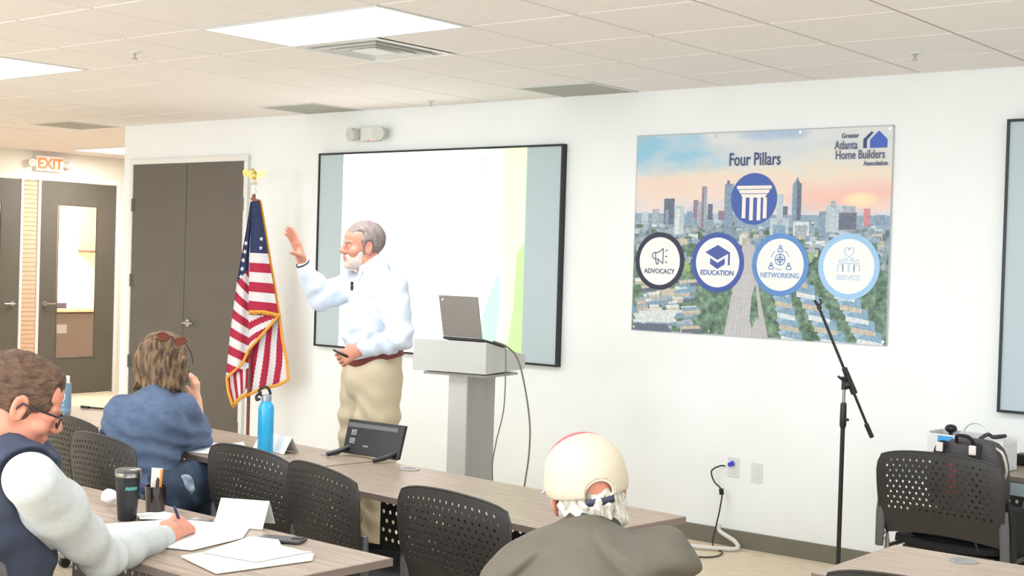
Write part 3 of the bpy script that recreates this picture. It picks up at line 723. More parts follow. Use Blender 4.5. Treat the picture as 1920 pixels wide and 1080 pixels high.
obj('corner_strip', cbox(cbox(MB(), -.058, .058, -.166, -.1605, .02, 1.0), .0585, .062, -.166, -.155, .02, 1.0), M_alu2, lect)
obj('base_plate', MB().box(-.02, LW+.04, -.02, D_, 0, .02), M_alu, lect, bev=.004)
# laptop on the sloping top, lid towards the room
lap = thing('laptop', 'open grey laptop standing on the lectern, lid turned to the room', 'laptop', (0, 0, 0), 0)
M_lap = mat('laptop_grey', (150, 146, 142), .45, metal=.3); M_lapd = mat('laptop_dark', (52, 50, 50), .5)
nA = A+ux*.175; lap.location = (nA.x, nA.y, 1.202); lap.rotation_euler = (0, 0, lz-.14)
sl_ = -(zf-zb)/D_
b = MB(); b.add([(0, .03, .002), (.285, .03, .002), (.285, .25, .002+sl_*.22), (0, .25, .002+sl_*.22), (0, .03, .018), (.285, .03, .018), (.285, .25, .018+sl_*.22), (0, .25, .018+sl_*.22)], [(0, 3, 2, 1), (4, 5, 6, 7), (0, 1, 5, 4), (1, 2, 6, 5), (2, 3, 7, 6), (3, 0, 4, 7)])
for v in range(len(b.v)): b.v[v] = (b.v[v][0], b.v[v][1], b.v[v][2])
obj('keyboard_base', b, M_lapd, lap, bev=.003)
b = MB(); tl = -.045
b.add([(0, .032, .018), (.283, .032, .018), (.283, .040, .018), (0, .040, .018), (-.005, .032+tl, .250), (.280, .032+tl, .250), (.280, .040+tl, .250), (-.005, .040+tl, .250)], [(0, 3, 2, 1), (4, 5, 6, 7), (0, 1, 5, 4), (1, 2, 6, 5), (2, 3, 7, 6), (3, 0, 4, 7)])
lid = obj('lid', b, M_lap, lap, bev=.003)
def LIDP(u, v, w): return (.022+u*.72-v*.70, .031+tl*(.222+(u*.7+v*.7))/.232-w, .232+u*.70+v*.70-.01)
obj('lid_logo', MB().prism([(-.003, -.006), (.014, -.006), (.014, .006), (-.003, .006)], lambda u, v, w: (.020+u*.75-v*.66, .031+tl*((.222+u*.66+v*.75)-.018)/.232-w, .222+u*.66+v*.75), .0, .0015), mat('logo_pale', (222, 216, 210), .4), lap)
# cables from the lectern to the floor
M_cab_g = mat('cable_grey', (120, 116, 106), .6); M_cab_b = mat('cable_black', (34, 34, 36), .5)
def spl(pts, n=10):
    P = [Vector(p) for p in pts]; out = []
    for i in range(len(P)-1):
        a, b_, c, d = P[max(i-1, 0)], P[i], P[i+1], P[min(i+2, len(P)-1)]
        for k in range(n):
            t = k/n; out.append(.5*((2*b_)+(c-a)*t+(2*a-5*b_+4*c-d)*t*t+(3*b_-a-3*c+d)*t**3))
    out.append(P[-1]); return out
def wire(name, pts, r, m, label, n=10):
    o = obj(name, MB().tube(spl(pts, n), r, 8), m, smooth=True); return tag(o, label, 'cable')
wire('power_cable', [at(948, 646, 7.62), at(948, 700, 7.60), at(944, 770, 7.62), at(930, 830, 7.66), at(923, 885, 7.7), at(932, 960, 7.8), Vector((-4.9, -1.1, .006)), Vector((-4.5, -.3, .006))], .0035, M_cab_g, 'thin grey cable hanging straight down from the lectern top')
wire('signal_cable', [at(925, 640, 7.66), at(950, 650, 7.70), at(970, 672, 7.72), at(983, 720, 7.70), at(993, 790, 7.7), at(992, 850, 7.72), at(984, 908, 7.75), at(975, 980, 7.9), Vector((-4.6, -1.0, .008)), Vector((-4.2, -.2, .008))], .0052, M_cab_g, 'thicker dark cable curving down from the right side of the lectern')
# ================================================================ MICROPHONE STAND
mb = at(1583, 720, 6.4); mic = thing('microphone_stand', 'black boom microphone stand without a microphone, before the banner', 'microphone stand', (mb.x, mb.y, 0))
def rel(p, r=mb): return (p.x-r.x, p.y-r.y, p.z)
M_ms = mat('stand_black', (30, 27, 28), .4)
obj('pole', MB().tube([(0, 0, .12), (0, 0, .96)], .0105, 12), M_ms, mic, smooth=True)
obj('upper_tube', MB().tube([(0, 0, .90), (0, 0, 1.15)], .0075, 12), mat('stand_chrome', (150, 150, 156), .25, metal=1), mic, smooth=True)
obj('height_clutch', MB().tube([(0, 0, .92), (0, 0, .935), (0, 0, 1.03), (0, 0, 1.04)], [.012, .016, .015, .011], 14).tube([(0, 0, .96), (.03, -.01, .962)], .007), M_ms, mic, smooth=True)
b0, b1, bj = at(1537, 580, 6.4), at(1635, 820, 6.4), at(1590, 710, 6.4)
obj('boom_arm', MB().tube([rel(b0), rel(b1)], .0068, 10), M_ms, mic, smooth=True)
obj('counterweight', MB().tube([rel(at(1624, 795, 6.4)), rel(b1)], .011, 12), M_ms, mic, smooth=True)
obj('boom_clamp', MB().tube([rel(at(1583, 690, 6.4)), rel(at(1602, 738, 6.4))], [.013, .016], 12).tube([(0, 0, 1.10), (0, 0, 1.16)], .013).tube([rel(at(1588, 712, 6.4)), rel(at(1580, 712, 6.38)), rel(at(1572, 706, 6.36))], [.008, .007, .006]).ball(rel(at(1588, 722, 6.4)), .02), M_ms, mic, smooth=True)
obj('microphone_clip', MB().tube([rel(b0), rel(at(1535, 574, 6.4))], [.012, .010]).tube([rel(at(1535, 574, 6.4)), rel(at(1527, 563, 6.4))], [.008, .006]).tube([rel(at(1535, 574, 6.4)), rel(at(1540, 568, 6.4)), rel(at(1537, 560, 6.4))], [.006, .005, .005]), M_ms, mic, smooth=True)
for k in range(3):
    a = 2*PI*k/3+.5
    obj('leg', MB().tube([(0, 0, .17), (.10*math.cos(a), .10*math.sin(a), .12), (.32*math.cos(a), .32*math.sin(a), .012)], .008, 8).ball((.32*math.cos(a), .32*math.sin(a), .014), .014), M_ms, mic, smooth=True)
obj('leg_hub', MB().tube([(0, 0, .10), (0, 0, .20)], .02, 14), M_ms, mic, smooth=True)
# ================================================================ WALL CABLES
wire('black_power_cord', [(-4.125, -.03, .475), (-4.15, -.05, .475), (-4.20, -.06, .44), (-4.18, -.06, .38), (-4.12, -.07, .33), (-4.13, -.07, .22), (-4.15, -.08, .1), (-4.14, -.12, .012), (-4.0, -.25, .008), (-4.0, -.42, .008), (-4.25, -.6, .008), (-4.0, -1.2, .008)], .0045, M_cab_b, 'black cord dropping from the blue plug to the floor')
tag(obj('blue_plug', MB().tube([(-4.085, -.01, .495), (-4.10, -.035, .485)], [.016, .012], 12), mat('plug_blue', (50, 60, 210), .4, emit=0), smooth=True), 'small blue plug in the left wall outlet', 'plug')
tag(obj('inline_adapter', MB().tube([(-4.125, -.07, .345), (-4.12, -.07, .31)], .014, 12), M_cab_b, smooth=True), 'small black inline adapter on the cord below the outlet', 'adapter')
wire('white_conduit', [(-4.14, -.05, .13), (-4.13, -.06, .09), (-4.02, -.07, .045), (-3.98, -.13, .018), (-4.10, -.22, .018), (-4.30, -.30, .018), (-4.28, -.46, .018), (-4.02, -.60, .018), (-3.93, -.82, .018), (-4.04, -1.0, .018), (-4.0, -1.3, .018)], .013, mat('conduit_white', (226, 222, 216), .5), 'thick white cable snaking over the carpet from the wall')
tag(obj('power_brick', MB().box(-3.98, -3.84, -1.12, -1.02, 0.0, .035), M_white, bev=.01), 'white power brick on the carpet by the snaking white cable', 'power brick')
# ================================================================ FLAG
fb = at(470, 600, 10.3); FX, FY = fb.x, fb.y
flag = thing('flag_stand', 'stars and stripes flag on a wooden pole with an eagle finial, by the closet doors', 'flag', (FX, FY, 0))
M_pole = mat('pole_wood', (120, 62, 46), .35, coat=.4); M_gold = mat('gold_metal', (226, 200, 120), .3, metal=.7)
vr = Vector((RT.x, RT.y, 0)).normalized(); vf = Vector((FW.x, FW.y, 0)).normalized()
def F2(px, py, off=0.0):
    p = at(px, py, 10.3+off); return p-Vector((FX, FY, 0))
pt, pbm = F2(474, 365), F2(462, 800)
pole_x = (F2(470, 600)).to_2d()
obj('pole', MB().tube([(0, 0, .04), (0, 0, 2.12)], .0135, 12), M_pole, flag, smooth=True)
obj('pole_joint', MB().tube([(0, 0, 1.08), (0, 0, 1.20)], .017, 12), M_gold, flag, smooth=True)
obj('finial_base', MB().lathe([(.012, 2.10), (.02, 2.12), (.014, 2.14), (.014, 2.17), (.03, 2.18), (.012, 2.20), (.022, 2.215)], n=16), mat('finial_pale', (240, 236, 226), .3, metal=.4), flag, smooth=True)
e = MB(); e.ball((0, 0, 2.245), .022, sq=(1, 1, 1.5)); e.tube([vr*.0+Vector((0, 0, 2.265)), vr*-.02+Vector((0, 0, 2.29)), vr*-.038+Vector((0, 0, 2.283))], [.014, .011, .003])
for s in (-1, 1):
    pl = [(0.006, 2.235), (.03, 2.275), (.075, 2.29), (.085, 2.27), (.078, 2.23), (.072, 2.255), (.066, 2.222), (.058, 2.25), (.048, 2.215), (.040, 2.245), (.028, 2.21)]
    e.prism(pl, lambda u, v, w: (vr*(u*s)+vf*(w-.25*u)+Vector((0, 0, v))), -.005, .005)
e.prism([(-.012, 2.225), (.012, 2.225), (.02, 2.195), (-.02, 2.195)], lambda u, v, w: vr*u+vf*w+Vector((0, 0, v)), -.004, .004)
obj('eagle_finial', e, M_gold, flag, smooth=True)
obj('base', MB().lathe([(.14, 0), (.14, .015), (.10, .04), (.04, .06), (.018, .09), (.018, .12)], n=32), M_gold, flag, smooth=True)
M_fr = mat('flag_red', (176, 34, 66), .8, bump=.2, bscale=200); M_fw = mat('flag_white', (226, 222, 226), .8, bump=.2, bscale=200); M_fb = mat('flag_blue', (40, 52, 92), .8, bump=.2, bscale=200); M_ff = mat('flag_fringe', (240, 168, 66), .8, vary=.1, scale=150)
import bisect
def curve(pts):
    """polyline lookup by normalised length"""
    P = [Vector(p) for p in pts]; L = [0]
    for a, b_ in zip(P, P[1:]): L.append(L[-1]+(b_-a).length)
    def f(t):
        s = t*L[-1]; i = min(max(bisect.bisect_right(L, s)-1, 0), len(P)-2); k = (s-L[i])/(L[i+1]-L[i]); return P[i].lerp(P[i+1], k)
    return f
fl = MB()
def cloth_panel(lf, rt_, depth, mfn, nu=52, nv=200, folds=3, amp=.02, ph=0):
    """grid between a left and a right outline (pixels of the flag's own plane), with folds in depth"""
    A_, B_ = curve(lf), curve(rt_)
    vs = []; 
    for j in range(nv+1):
        v = j/nv; a, b_ = A_(v), B_(v)
        for i in range(nu+1):
            u = i/nu; p = a.lerp(b_, u); off = depth + amp*math.sin(folds*PI*2*u+ph+v*1.2)*(.3+.7*v)
            vs.append(F2(p.x, p.y, off))
    o = len(fl.v); fl.v += [tuple(v) for v in vs]
    for j in range(nv):
        for i in range(nu):
            fl.f.append((o+j*(nu+1)+i, o+j*(nu+1)+i+1, o+(j+1)*(nu+1)+i+1, o+(j+1)*(nu+1)+i)); fl.m.append(mfn((i+.5)/nu, (j+.5)/nv))
# left wing: canton edge with stars, then slanting stripes
cloth_panel([(470, 378), (462, 430), (452, 485), (444, 530), (432, 620), (424, 700), (424, 706)], [(474, 378), (470, 430), (467, 485), (467, 530), (467, 590), (467, 640), (466, 690)], -.02,
            lambda u, v: 2 if (v < .40 + (1-u)*.06) else (1 if int((v-u*.10)*19.5) % 2 else 0), folds=1.2, amp=.018)
# right front wing: canton, stripes, lower hem
cloth_panel([(472, 378), (470, 430), (468, 485), (467, 530), (466, 582)], [(486, 376), (495, 430), (504, 485), (512, 530), (521, 588)], -.045,
            lambda u, v: 2 if v < .47 else (1 if int((v-.47)/.53*6.0+.0) % 2 == 0 else 0), folds=1.0, amp=.02, ph=.6)
# back layer behind it: stripes turned steep
cloth_panel([(467, 585), (466, 640), (464, 700), (464, 740)], [(522, 585), (528, 640), (536, 680), (538, 712)], .015,
            lambda u, v: (0 if int((u*.9+v*.35)*6.2+.3) % 2 == 0 else 1), folds=1.6, amp=.018)
cloth_panel([(466, 590), (466, 620), (466, 655)], [(521, 592), (500, 618), (467, 662)], -.03, lambda u, v: 1 if int((v+u*.4)*4.4) % 2 == 0 else 0, nv=24, folds=.8, amp=.01)
# left lower corner
cloth_panel([(426, 706), (428, 730), (436, 758)], [(466, 640), (465, 690), (463, 728)], .0, lambda u, v: 0 if int(u*6.5+.2) % 2 == 0 else 1, nv=30, folds=1, amp=.012)
cl = obj('cloth', fl, [M_fr, M_fw, M_fb], flag, smooth='all', weld=False, solid=.003)
def fringe(pts, off, w=5.5, name='fringe'):
    b = MB(); f = curve(pts); n = max(10, int(sum((Vector(q)-Vector(p)).length for p, q in zip(pts, pts[1:]))/3))
    c = [f(i/n) for i in range(n+1)]; row = []
    b.tube([F2(p.x, p.y, off) for p in c], .011, 6, flat=1)
    for i, p in enumerate(c):
        t = (c[min(i+1, n)]-c[max(i-1, 0)]).normalized(); nn = Vector((-t.y, t.x))
        if nn.y < 0 and abs(nn.y) > .3: nn = -nn
        b.tube([F2(p.x, p.y, off), F2(p.x+nn.x*w*.5, p.y+nn.y*w*.5+w*.5, off+.004*((i % 3)-1))], [.007, .004], 5)
    obj(name, b, M_ff, cl, smooth='all')
fringe([(467, 584), (495, 584), (521, 590), (525, 588)], -.06); fringe([(522, 592), (505, 612), (485, 634), (468, 654)], -.05, 3)
fringe([(476, 374), (488, 378), (497, 430), (506, 485), (514, 530), (523, 585), (530, 640), (538, 680), (540, 712), (520, 722), (490, 728), (462, 742)], .0, 4)
fringe([(467, 655), (455, 680), (440, 695), (425, 708), (428, 735), (436, 760)], -.03, 3); fringe([(436, 760), (450, 745), (463, 738)], -.02, 6)
obj('pole_sleeve', MB().tube([F2(473, 372, 0), F2(478, 376, -.02), F2(486, 378, 0)], .016, 8), mat('sleeve_rust', (196, 110, 70), .8), cl, smooth='all')
def star(cx, cy, r, off):
    b = MB(); pts = []
    for k in range(10):
        a = PI/2+k*PI/5+.2; rr = r if k % 2 == 0 else r*.45; pts.append((cx+rr*math.cos(a)*.85, cy-rr*math.sin(a)))
    b.prism(pts, lambda u, v, w: F2(u, v, w), off-.004, off); obj('star', b, M_fw, cl)
for cx, cy in ((459, 472), (456, 488), (454, 504), (452, 519), (461, 456)): star(cx, cy, 5.2, -.05)
for cx, cy in ((490, 448), (489, 465), (494, 484)): star(cx, cy, 4.6, -.085)
# white trim post beside the closet frame seen under the flag
tag(obj('rod', MB().tube([F2(455, 600, .5)+Vector((FX, FY, 0)), F2(453, 812, .5)+Vector((FX, FY, 0))], .02, 10), M_white, smooth=True), 'x', 'x') if False else None
# ================================================================ THINGS ON THE TABLES
TZ = .742
def on(px, py): 
    d = (FW + RT*((px-960)/CAMF) - UP*((py-540)/CAMF)); p = CP+d*((TZ-CP.z)/d.z); return p
# tablet display on two feet (back towards us)
p0, p1 = on(640, 853), on(744, 868)
dv = (p1-p0); ln_ = dv.length; ang = math.atan2(dv.y, dv.x)
td = thing('tablet_display', 'black slab-shaped display seen from behind on two feet, front row table', 'display', (p0.x, p0.y, TZ), ang)
M_td = mat('display_black', (34, 34, 38), .35); M_td2 = mat('display_strip', (96, 98, 102), .35)
H_ = .158; tilt = .055
def TD(u, v, w): return (u, w+tilt*(v/H_), v)
obj('housing', MB().prism([(0, .01), (ln_, .01), (ln_-.004, H_), (-.012, H_+.002)], TD, 0, .022), M_td, td, bev=.005)
obj('top_strip', MB().prism([(.0, H_-.030), (ln_-.035, H_-.030), (ln_-.04, H_-.013), (-.004, H_-.010)], TD, -.002, 0), M_td2, td)
b = MB()
for k, (w_, z) in enumerate(((.022, .112), (.022, .104), (.018, .095), (.028, .075), (.024, .067), (.03, .058))):
    for q in range(3): b.prism([(.028+q*.011, z), (.028+q*.011+.008, z), (.028+q*.011+.008, z+.0055), (.028+q*.011, z+.0055)], TD, -.0015, 0)
obj('port_label', b, mat('label_grey', (170, 172, 176), .5), td)
obj('maker_mark', MB().prism([(.115, .048), (.145, .048), (.145, .054), (.115, .054)], TD, -.0012, 0), mat('mark_grey', (150, 150, 154), .5), td)
for x in (.0, ln_-.055): obj('foot', MB().tube([(x+.03, .02, .040), (x+.015, -.035, .022), (x-.01, -.085, .010)], [.011, .012, .0105], 10, flat=1), M_td, td, smooth=True)
# blue bottle
p = on(497, 851)
bo = thing('water_bottle', 'bright blue metal water bottle with a black loop cap', 'bottle', (p.x, p.y, TZ))
obj('body', MB().lathe([(.0, 0), (.034, 0), (.036, .004), (.036, .205), (.033, .222), (.024, .236), (.021, .242), (.0, .242)], n=28), mat('bottle_blue', (44, 172, 226), .3, coat=.3), bo, smooth=True)
obj('cap', MB().lathe([(.0, .238), (.022, .238), (.023, .262), (.019, .270), (.0, .270)], n=20), mat('cap_silver', (150, 158, 166), .35, metal=.4), bo, smooth=True)
obj('cap_loop', MB().tube(spl([(-.022, -.01, .262), (-.030, -.02, .285), (-.010, -.01, .305), (.010, 0, .30), (.016, .01, .272)]), .006, 8), M_dark, bo, smooth=True)
obj('strap', MB().tube(spl([(-.020, -.015, .285), (-.034, -.03, .262), (-.030, -.03, .246), (-.018, -.022, .252)]), .007, 8), M_dark, bo, smooth=True)
# clear blue bottle far left
p = on(121, 776)
wb = thing('plastic_bottle', 'pale blue plastic water bottle with a white cap at far left', 'bottle', (p.x, p.y, TZ))
obj('body', MB().lathe([(.0, 0), (.030, 0), (.034, .01), (.034, .03), (.032, .035), (.034, .04), (.034, .15), (.031, .165), (.031, .17), (.0, .172)], n=28), mat('bottle_pale', (126, 158, 182), .25, trans=.15), wb, smooth=True)
obj('cap', MB().lathe([(.0, .17), (.023, .17), (.024, .205), (.021, .21), (.0, .21)], n=20), mat('cap_white', (240, 240, 238), .5), wb, smooth=True)
lb = MB()
ring_a = [(math.cos(a)*.016, .10+math.sin(a)*.030) for a in [2*PI*k/20 for k in range(20)]]
def WBP(u, v, w): 
    a = u/.034+math.radians(-58); return ((.034+w)*math.cos(a), (.034+w)*math.sin(a), v)
for k in range(20):
    a, c = ring_a[k], ring_a[(k+1) % 20]; lb.prism([a, c, (c[0]*.78, .10+(c[1]-.10)*.82), (a[0]*.78, .10+(a[1]-.10)*.82)], WBP, .0002, .0012)
lb.prism([(-.003, .085), (.003, .085), (.001, .122), (-.001, .122)], WBP, .0002, .0012)
lb.prism([(-.010, .05), (.010, .05), (.010, .056), (-.010, .056)], WBP, .0002, .0012)
obj('bottle_label', lb, mat('label_white', (226, 234, 240), .5), wb)
M_paper = mat('paper_white', (240, 240, 240), .7)
# folded name tents
def tent(pa, pb, h, sp, label, mid=.5, dz_=0):
    d = pb-pa; L_ = d.length; t = thing('name_tent', label, 'name card', (pa.x, pa.y, TZ), math.atan2(d.y, d.x))
    b = MB(); b.prism([(0, 0), (-sp/2, h), (-sp/2-.001, h-.001), (-.001, 0)], lambda u, v, w: (w, -u, v), 0, L_)
    b.prism([(-sp, 0), (-sp/2, h), (-sp/2+.001, h-.001), (-sp+.001, 0)], lambda u, v, w: (w, -u, v), 0, L_)
    obj('card', b, M_paper, t); return t
tent(on(474, 840), on(532, 852), .075, .09, 'white folded name card standing behind the blue bottle')
tent(on(400, 986), on(492, 993), .085, .11, 'white folded name card near the hand of the man in the vest')
def sheet(poly, label, name='paper_sheet', z=0, th=.002, cat='paper', m=None):
    P = [on(*q) for q in poly]; c = sum(P, Vector())/len(P); b = MB(); n = len(P)
    b.add([(q.x-c.x, q.y-c.y, 0) for q in P]+[(q.x-c.x, q.y-c.y, th) for q in P], [tuple(range(n-1, -1, -1)), tuple(range(n, 2*n))]+[(i, (i+1) % n, n+(i+1) % n, n+i) for i in range(n)])
    o = obj(name, b, m or M_paper); o.location = (c.x, c.y, TZ+z); return tag(o, label, cat)
sheet([(338, 835), (388, 829), (424, 834), (456, 829), (462, 840), (440, 846), (400, 852), (345, 848)], 'white papers on the table at the right elbow of the woman in blue')
sheet([(185, 985), (330, 975), (470, 988), (455, 1010), (360, 1033), (230, 1020)], 'large white sheet the man in the vest is writing on', z=.001, th=.003)
sheet([(340, 1046), (500, 1020), (588, 1042), (586, 1052), (405, 1077)], 'open booklet of white pages at the front edge of the vest man’s table', 'booklet', z=.001, th=.006, cat='booklet', m=mat('paper_cream_edge', (240, 236, 226), .7))
sheet([(380, 1042), (470, 1012), (522, 1018), (528, 1030), (560, 1040), (584, 1040), (480, 1060)], 'loose white leaf lying on top of the booklet', z=.009, th=.002)
sheet([(255, 968), (300, 962), (330, 968), (322, 977), (262, 976)], 'small folded white napkin behind the writing hand', 'napkin', z=.0045, th=.004, cat='napkin')
# crumpled tissue left of the tumbler
def crumple(c, r, sq, label, name, seed):
    rr = random.Random(seed); bm = bmesh.new(); bmesh.ops.create_icosphere(bm, subdivisions=3, radius=1)
    ks = [Vector((rr.uniform(-1, 1), rr.uniform(-1, 1), rr.uniform(-1, 1))).normalized() for _ in range(26)]
    for v in bm.verts:
        d = v.co.normalized(); h = min(max(.55, 1.15-.55*abs(d.dot(k))**.5) if d.dot(k) > .6 else 1.0 for k in ks); v.co = Vector((d.x*r*sq[0]*h, d.y*r*sq[1]*h, max(-r*sq[2]*.8, d.z*r*sq[2]*h)))
    me = bpy.data.meshes.new(name); bm.to_mesh(me); bm.free(); me.materials.append(M_paper); o = bpy.data.objects.new(name, me); COL.objects.link(o); o.location = (c.x, c.y, TZ+r*sq[2]*.8+.001)
    return tag(o, label, 'tissue')
crumple(on(205, 948), .048, (1.1, .9, .85), 'crumpled white tissue left of the black tumbler', 'crumpled_tissue', 3)
# black tumbler with steel rim
p = on(238, 974)
tu = thing('tumbler', 'tall black tumbler with a clear lid and a small teal printed band', 'tumbler', (p.x, p.y, TZ))
obj('body', MB().lathe([(.0, 0), (.029, 0), (.031, .003), (.041, .148), (.0, .148)], n=32), mat('tumbler_black', (38, 40, 42), .4, metal=.2), tu, smooth=True)
obj('rim', MB().lathe([(.041, .146), (.0425, .15), (.0425, .160), (.040, .161), (.039, .146)], n=32, cap=False), mat('steel_rim', (180, 182, 184), .25, metal=1), tu, smooth=True)
obj('lid', MB().lathe([(.0, .158), (.037, .158), (.042, .162), (.043, .168), (.040, .171), (.02, .167), (.0, .167)], n=32), mat('lid_smoke', (88, 90, 92), .15, coat=.5), tu, smooth=True)
tn = Vector((CP.x-p.x, CP.y-p.y)).normalized(); th0 = math.atan2(tn.y, tn.x)
b = MB()
for k in range(7):
    for z_ in (.104, .1095):
        u = -.021+.006*k+(.0015 if (k+(z_ > .105)) % 2 else 0); b.prism([(u, z_), (u+.0048, z_), (u+.0048, z_+.0048), (u, z_+.0048)], lambda u, v, w: ((.0382+w)*math.cos(th0+.35+u/.038), (.0382+w)*math.sin(th0+.35+u/.038), v), 0, .0012)
obj('printed_band', b, mat('teal_print', (84, 168, 164), .5), tu)
# dark cup holding a white and orange carton
p = on(291, 962)
cu_ = thing('dark_cup', 'short dark cup right of the tall tumbler', 'cup', (p.x, p.y, TZ))
obj('body', MB().lathe([(.0, 0), (.030, 0), (.032, .004), (.037, .095), (.0345, .095), (.030, .008), (.0, .008)], n=32), mat('cup_dark', (44, 34, 32), .15, coat=.6), cu_, smooth=True)
ca = thing('snack_box', 'white and orange slim box standing in the dark cup', 'box', (p.x+.004, p.y, TZ+.012))
a = th0+PI/2; r_ = Vector((math.cos(a), math.sin(a), 0)); n_ = Vector((math.cos(th0), math.sin(th0), 0))
def CA(u, v, w): q = r_*u+n_*w; return (q.x, q.y, v)
obj('body', MB().prism([(-.022, 0), (.012, 0), (.020, .142), (-.018, .145)], CA, -.010, .010), mat('carton_white', (240, 232, 222), .5), ca, bev=.002)
obj('orange_side', MB().prism([(.010, .06), (.0145, .06), (.0205, .141), (.012, .142)], CA, -.009, .0115), mat('carton_orange', (236, 150, 50), .5), ca)
obj('dark_cutout', MB().prism([(-.004, .075), (.008, .075), (.010, .105), (.004, .116), (-.003, .105)], CA, .009, .0112), mat('carton_brown', (84, 62, 56), .5), ca)
# dark phone / spectacles case
p = on(528, 1014)
pc = thing('phone', 'dark grey phone lying on the table beside the booklet', 'phone', (p.x, p.y, TZ), .42)
obj('body', MB().box(-.075, .075, -.036, .036, 0, .010), mat('phone_grey', (66, 66, 70), .35), pc, bev=.006)
obj('camera_bump', MB().box(.035, .068, -.005, .028, .010, .013), M_dark, pc, bev=.002)
# spectacles + keys near far left bottle
p = on(158, 766); tag(obj('marker', MB().tube([(p.x-.03, p.y, TZ+.008), (p.x+.03, p.y+.01, TZ+.008)], .008, 10), M_dark, smooth=True), 'small black marker beside the pale blue bottle', 'marker')
p = on(188, 768); tag(obj('black_pen', MB().tube([(p.x-.08, p.y-.02, TZ+.006), (p.x+.06, p.y+.02, TZ+.006)], .006, 8), M_dark, smooth=True), 'thin black pen lying between the pale bottle and the woman', 'pen')
# ---- white caddy with handle on the wall table
pa, pb = at(1737, 862, 6.62), at(1880, 866, 6.35)
d = pb-pa; an = math.atan2(d.y, d.x); cw_ = math.hypot(d.x, d.y)
cd = thing('storage_caddy', 'white plastic caddy box with an arched handle and a blue label', 'caddy', (pa.x, pa.y, TZ), an)
M_cd = mat('caddy_white', (222, 224, 224), .5)
hc = .155
b = MB().box(0, cw_, 0, .15, 0, .008).box(0, cw_, 0, .008, .008, hc-.01).box(0, cw_, .142, .15, .008, hc).box(0, .008, .008, .142, .008, hc).box(cw_-.008, cw_, .008, .142, .008, hc-.02)
obj('box', b, M_cd, cd, bev=.003)
obj('handle', MB().tube([(cw_/2+.07*math.cos(PI-PI*i/14)+  .02, .075, hc-.02+.075*math.sin(PI*i/14)) for i in range(15)], .007, 8), M_cd, cd, smooth=True)
obj('blue_label', MB().box(.055, .135, -.002, 0, .10, .138), mat('label_blue', (70, 160, 220), .5), cd)
obj('white_label', MB().box(.137, .235, -.0015, 0, .104, .136), M_paper, cd)
q = Vector((pa.x+.07*math.cos(an)-.10*math.sin(an), pa.y+.07*math.sin(an)+.10*math.cos(an), 0)); tag(obj('desk_gadget', MB().ball((q.x, q.y, TZ+hc+.01), .030, sq=(1, 1, .7)).tube([(q.x, q.y, TZ+.012), (q.x, q.y, TZ+hc)], .01), M_dark, smooth=True), 'round black item sticking out of the white caddy, left side', 'gadget')
q = at(1860, 812, 6.4); tag(obj('black_cable_bundle', MB().tube(spl([(q.x-.05, q.y-.02, TZ+hc-.012), (q.x-.02, q.y, TZ+hc+.012), (q.x+.01, q.y, TZ+hc+.002), (q.x+.05, q.y+.03, TZ+hc+.010), (q.x+.0, q.y+.04, TZ+hc)]), .009, 8), M_dark, smooth=True), 'bundle of black cable lying over the right side of the white caddy', 'cable')
q = on(1918, 872); tag(obj('charger_block', MB().box(q.x-.03, q.x+.05, q.y-.03, q.y+.05, TZ, TZ+.055), M_dark, bev=.006), 'black block at the right edge of the photo on the wall table', 'charger')
q = on(1880, 858); wire('table_cable', [(q.x-.12, q.y-.05, TZ+.004), (q.x-.04, q.y, TZ+.004), (q.x+.06, q.y+.04, TZ+.004), (q.x+.12, q.y+.12, TZ+.004)], .004, M_dark, 'short black cable on the wall table right of the caddy')
# ---- bags on the chair at right
cx_, cy_, ca_ = -2.255, -1.40, -.03
def CHP(x, y, z=0): return Vector((cx_+x*math.cos(ca_)-y*math.sin(ca_), cy_+x*math.sin(ca_)+y*math.cos(ca_), z))
M_bag = mat('bag_black', (30, 29, 31), .8, bump=.3, bscale=160); M_bag2 = mat('bag_grey', (72, 68, 70), .8, bump=.3, bscale=160); M_red = mat('bag_red', (196, 48, 52), .7)
o_ = CHP(0, 0)
sb_ = thing('shoulder_bag', 'black roll-shaped shoulder bag on the seat of the chair at right', 'bag', (o_.x, o_.y, .49), ca_)
obj('body', MB().tube([(-.20, .10, .065), (-.17, .10, .065), (.17, .10, .065), (.20, .10, .065)], [.045, .066, .066, .045], 20), M_bag, sb_, smooth=True)
obj('strap', MB().tube(spl([(.02, .035, .10), (.05, .018, .075), (.11, .02, .10), (.13, .022, .04), (.15, .03, -.015)]), .010, 8, flat=.4), M_bag2, sb_, smooth=True)
obj('buckle', MB().box(.03, .075, .018, .028, .07, .095), M_dark, sb_, bev=.003)
o2_ = CHP(.0, -.01)
bp = thing('backpack', 'dark grey backpack with pale strap buckles, propped on the chair at right', 'backpack', (o2_.x, o2_.y, .535), ca_)
bm_ = bmesh.new(); bmesh.ops.create_cube(bm_, size=1); bmesh.ops.subdivide_edges(bm_, edges=bm_.edges, cuts=7, use_grid_fill=True)
for v in bm_.verts:
    x, y, z = v.co*2; k = (abs(x)**4+abs(y)**4+abs(z)**4)**.25; x, y, z = x/k, y/k, z/k
    v.co = Vector((.02+x*.155*(1-.10*max(z, 0)), .27+y*.085, .195+z*.195+.0*abs(x)))
me = bpy.data.meshes.new('body'); bm_.to_mesh(me); bm_.free(); me.materials.append(M_bag2); me.polygons.foreach_set('use_smooth', [True]*len(me.polygons))
q = bpy.data.objects.new('body', me); COL.objects.link(q); q.parent = bp
obj('haul_loop', MB().tube(spl([(-.03, .20, .375), (-.02, .18, .405), (.03, .18, .405), (.05, .20, .375)]), .008, 8), M_bag, bp, smooth=True)
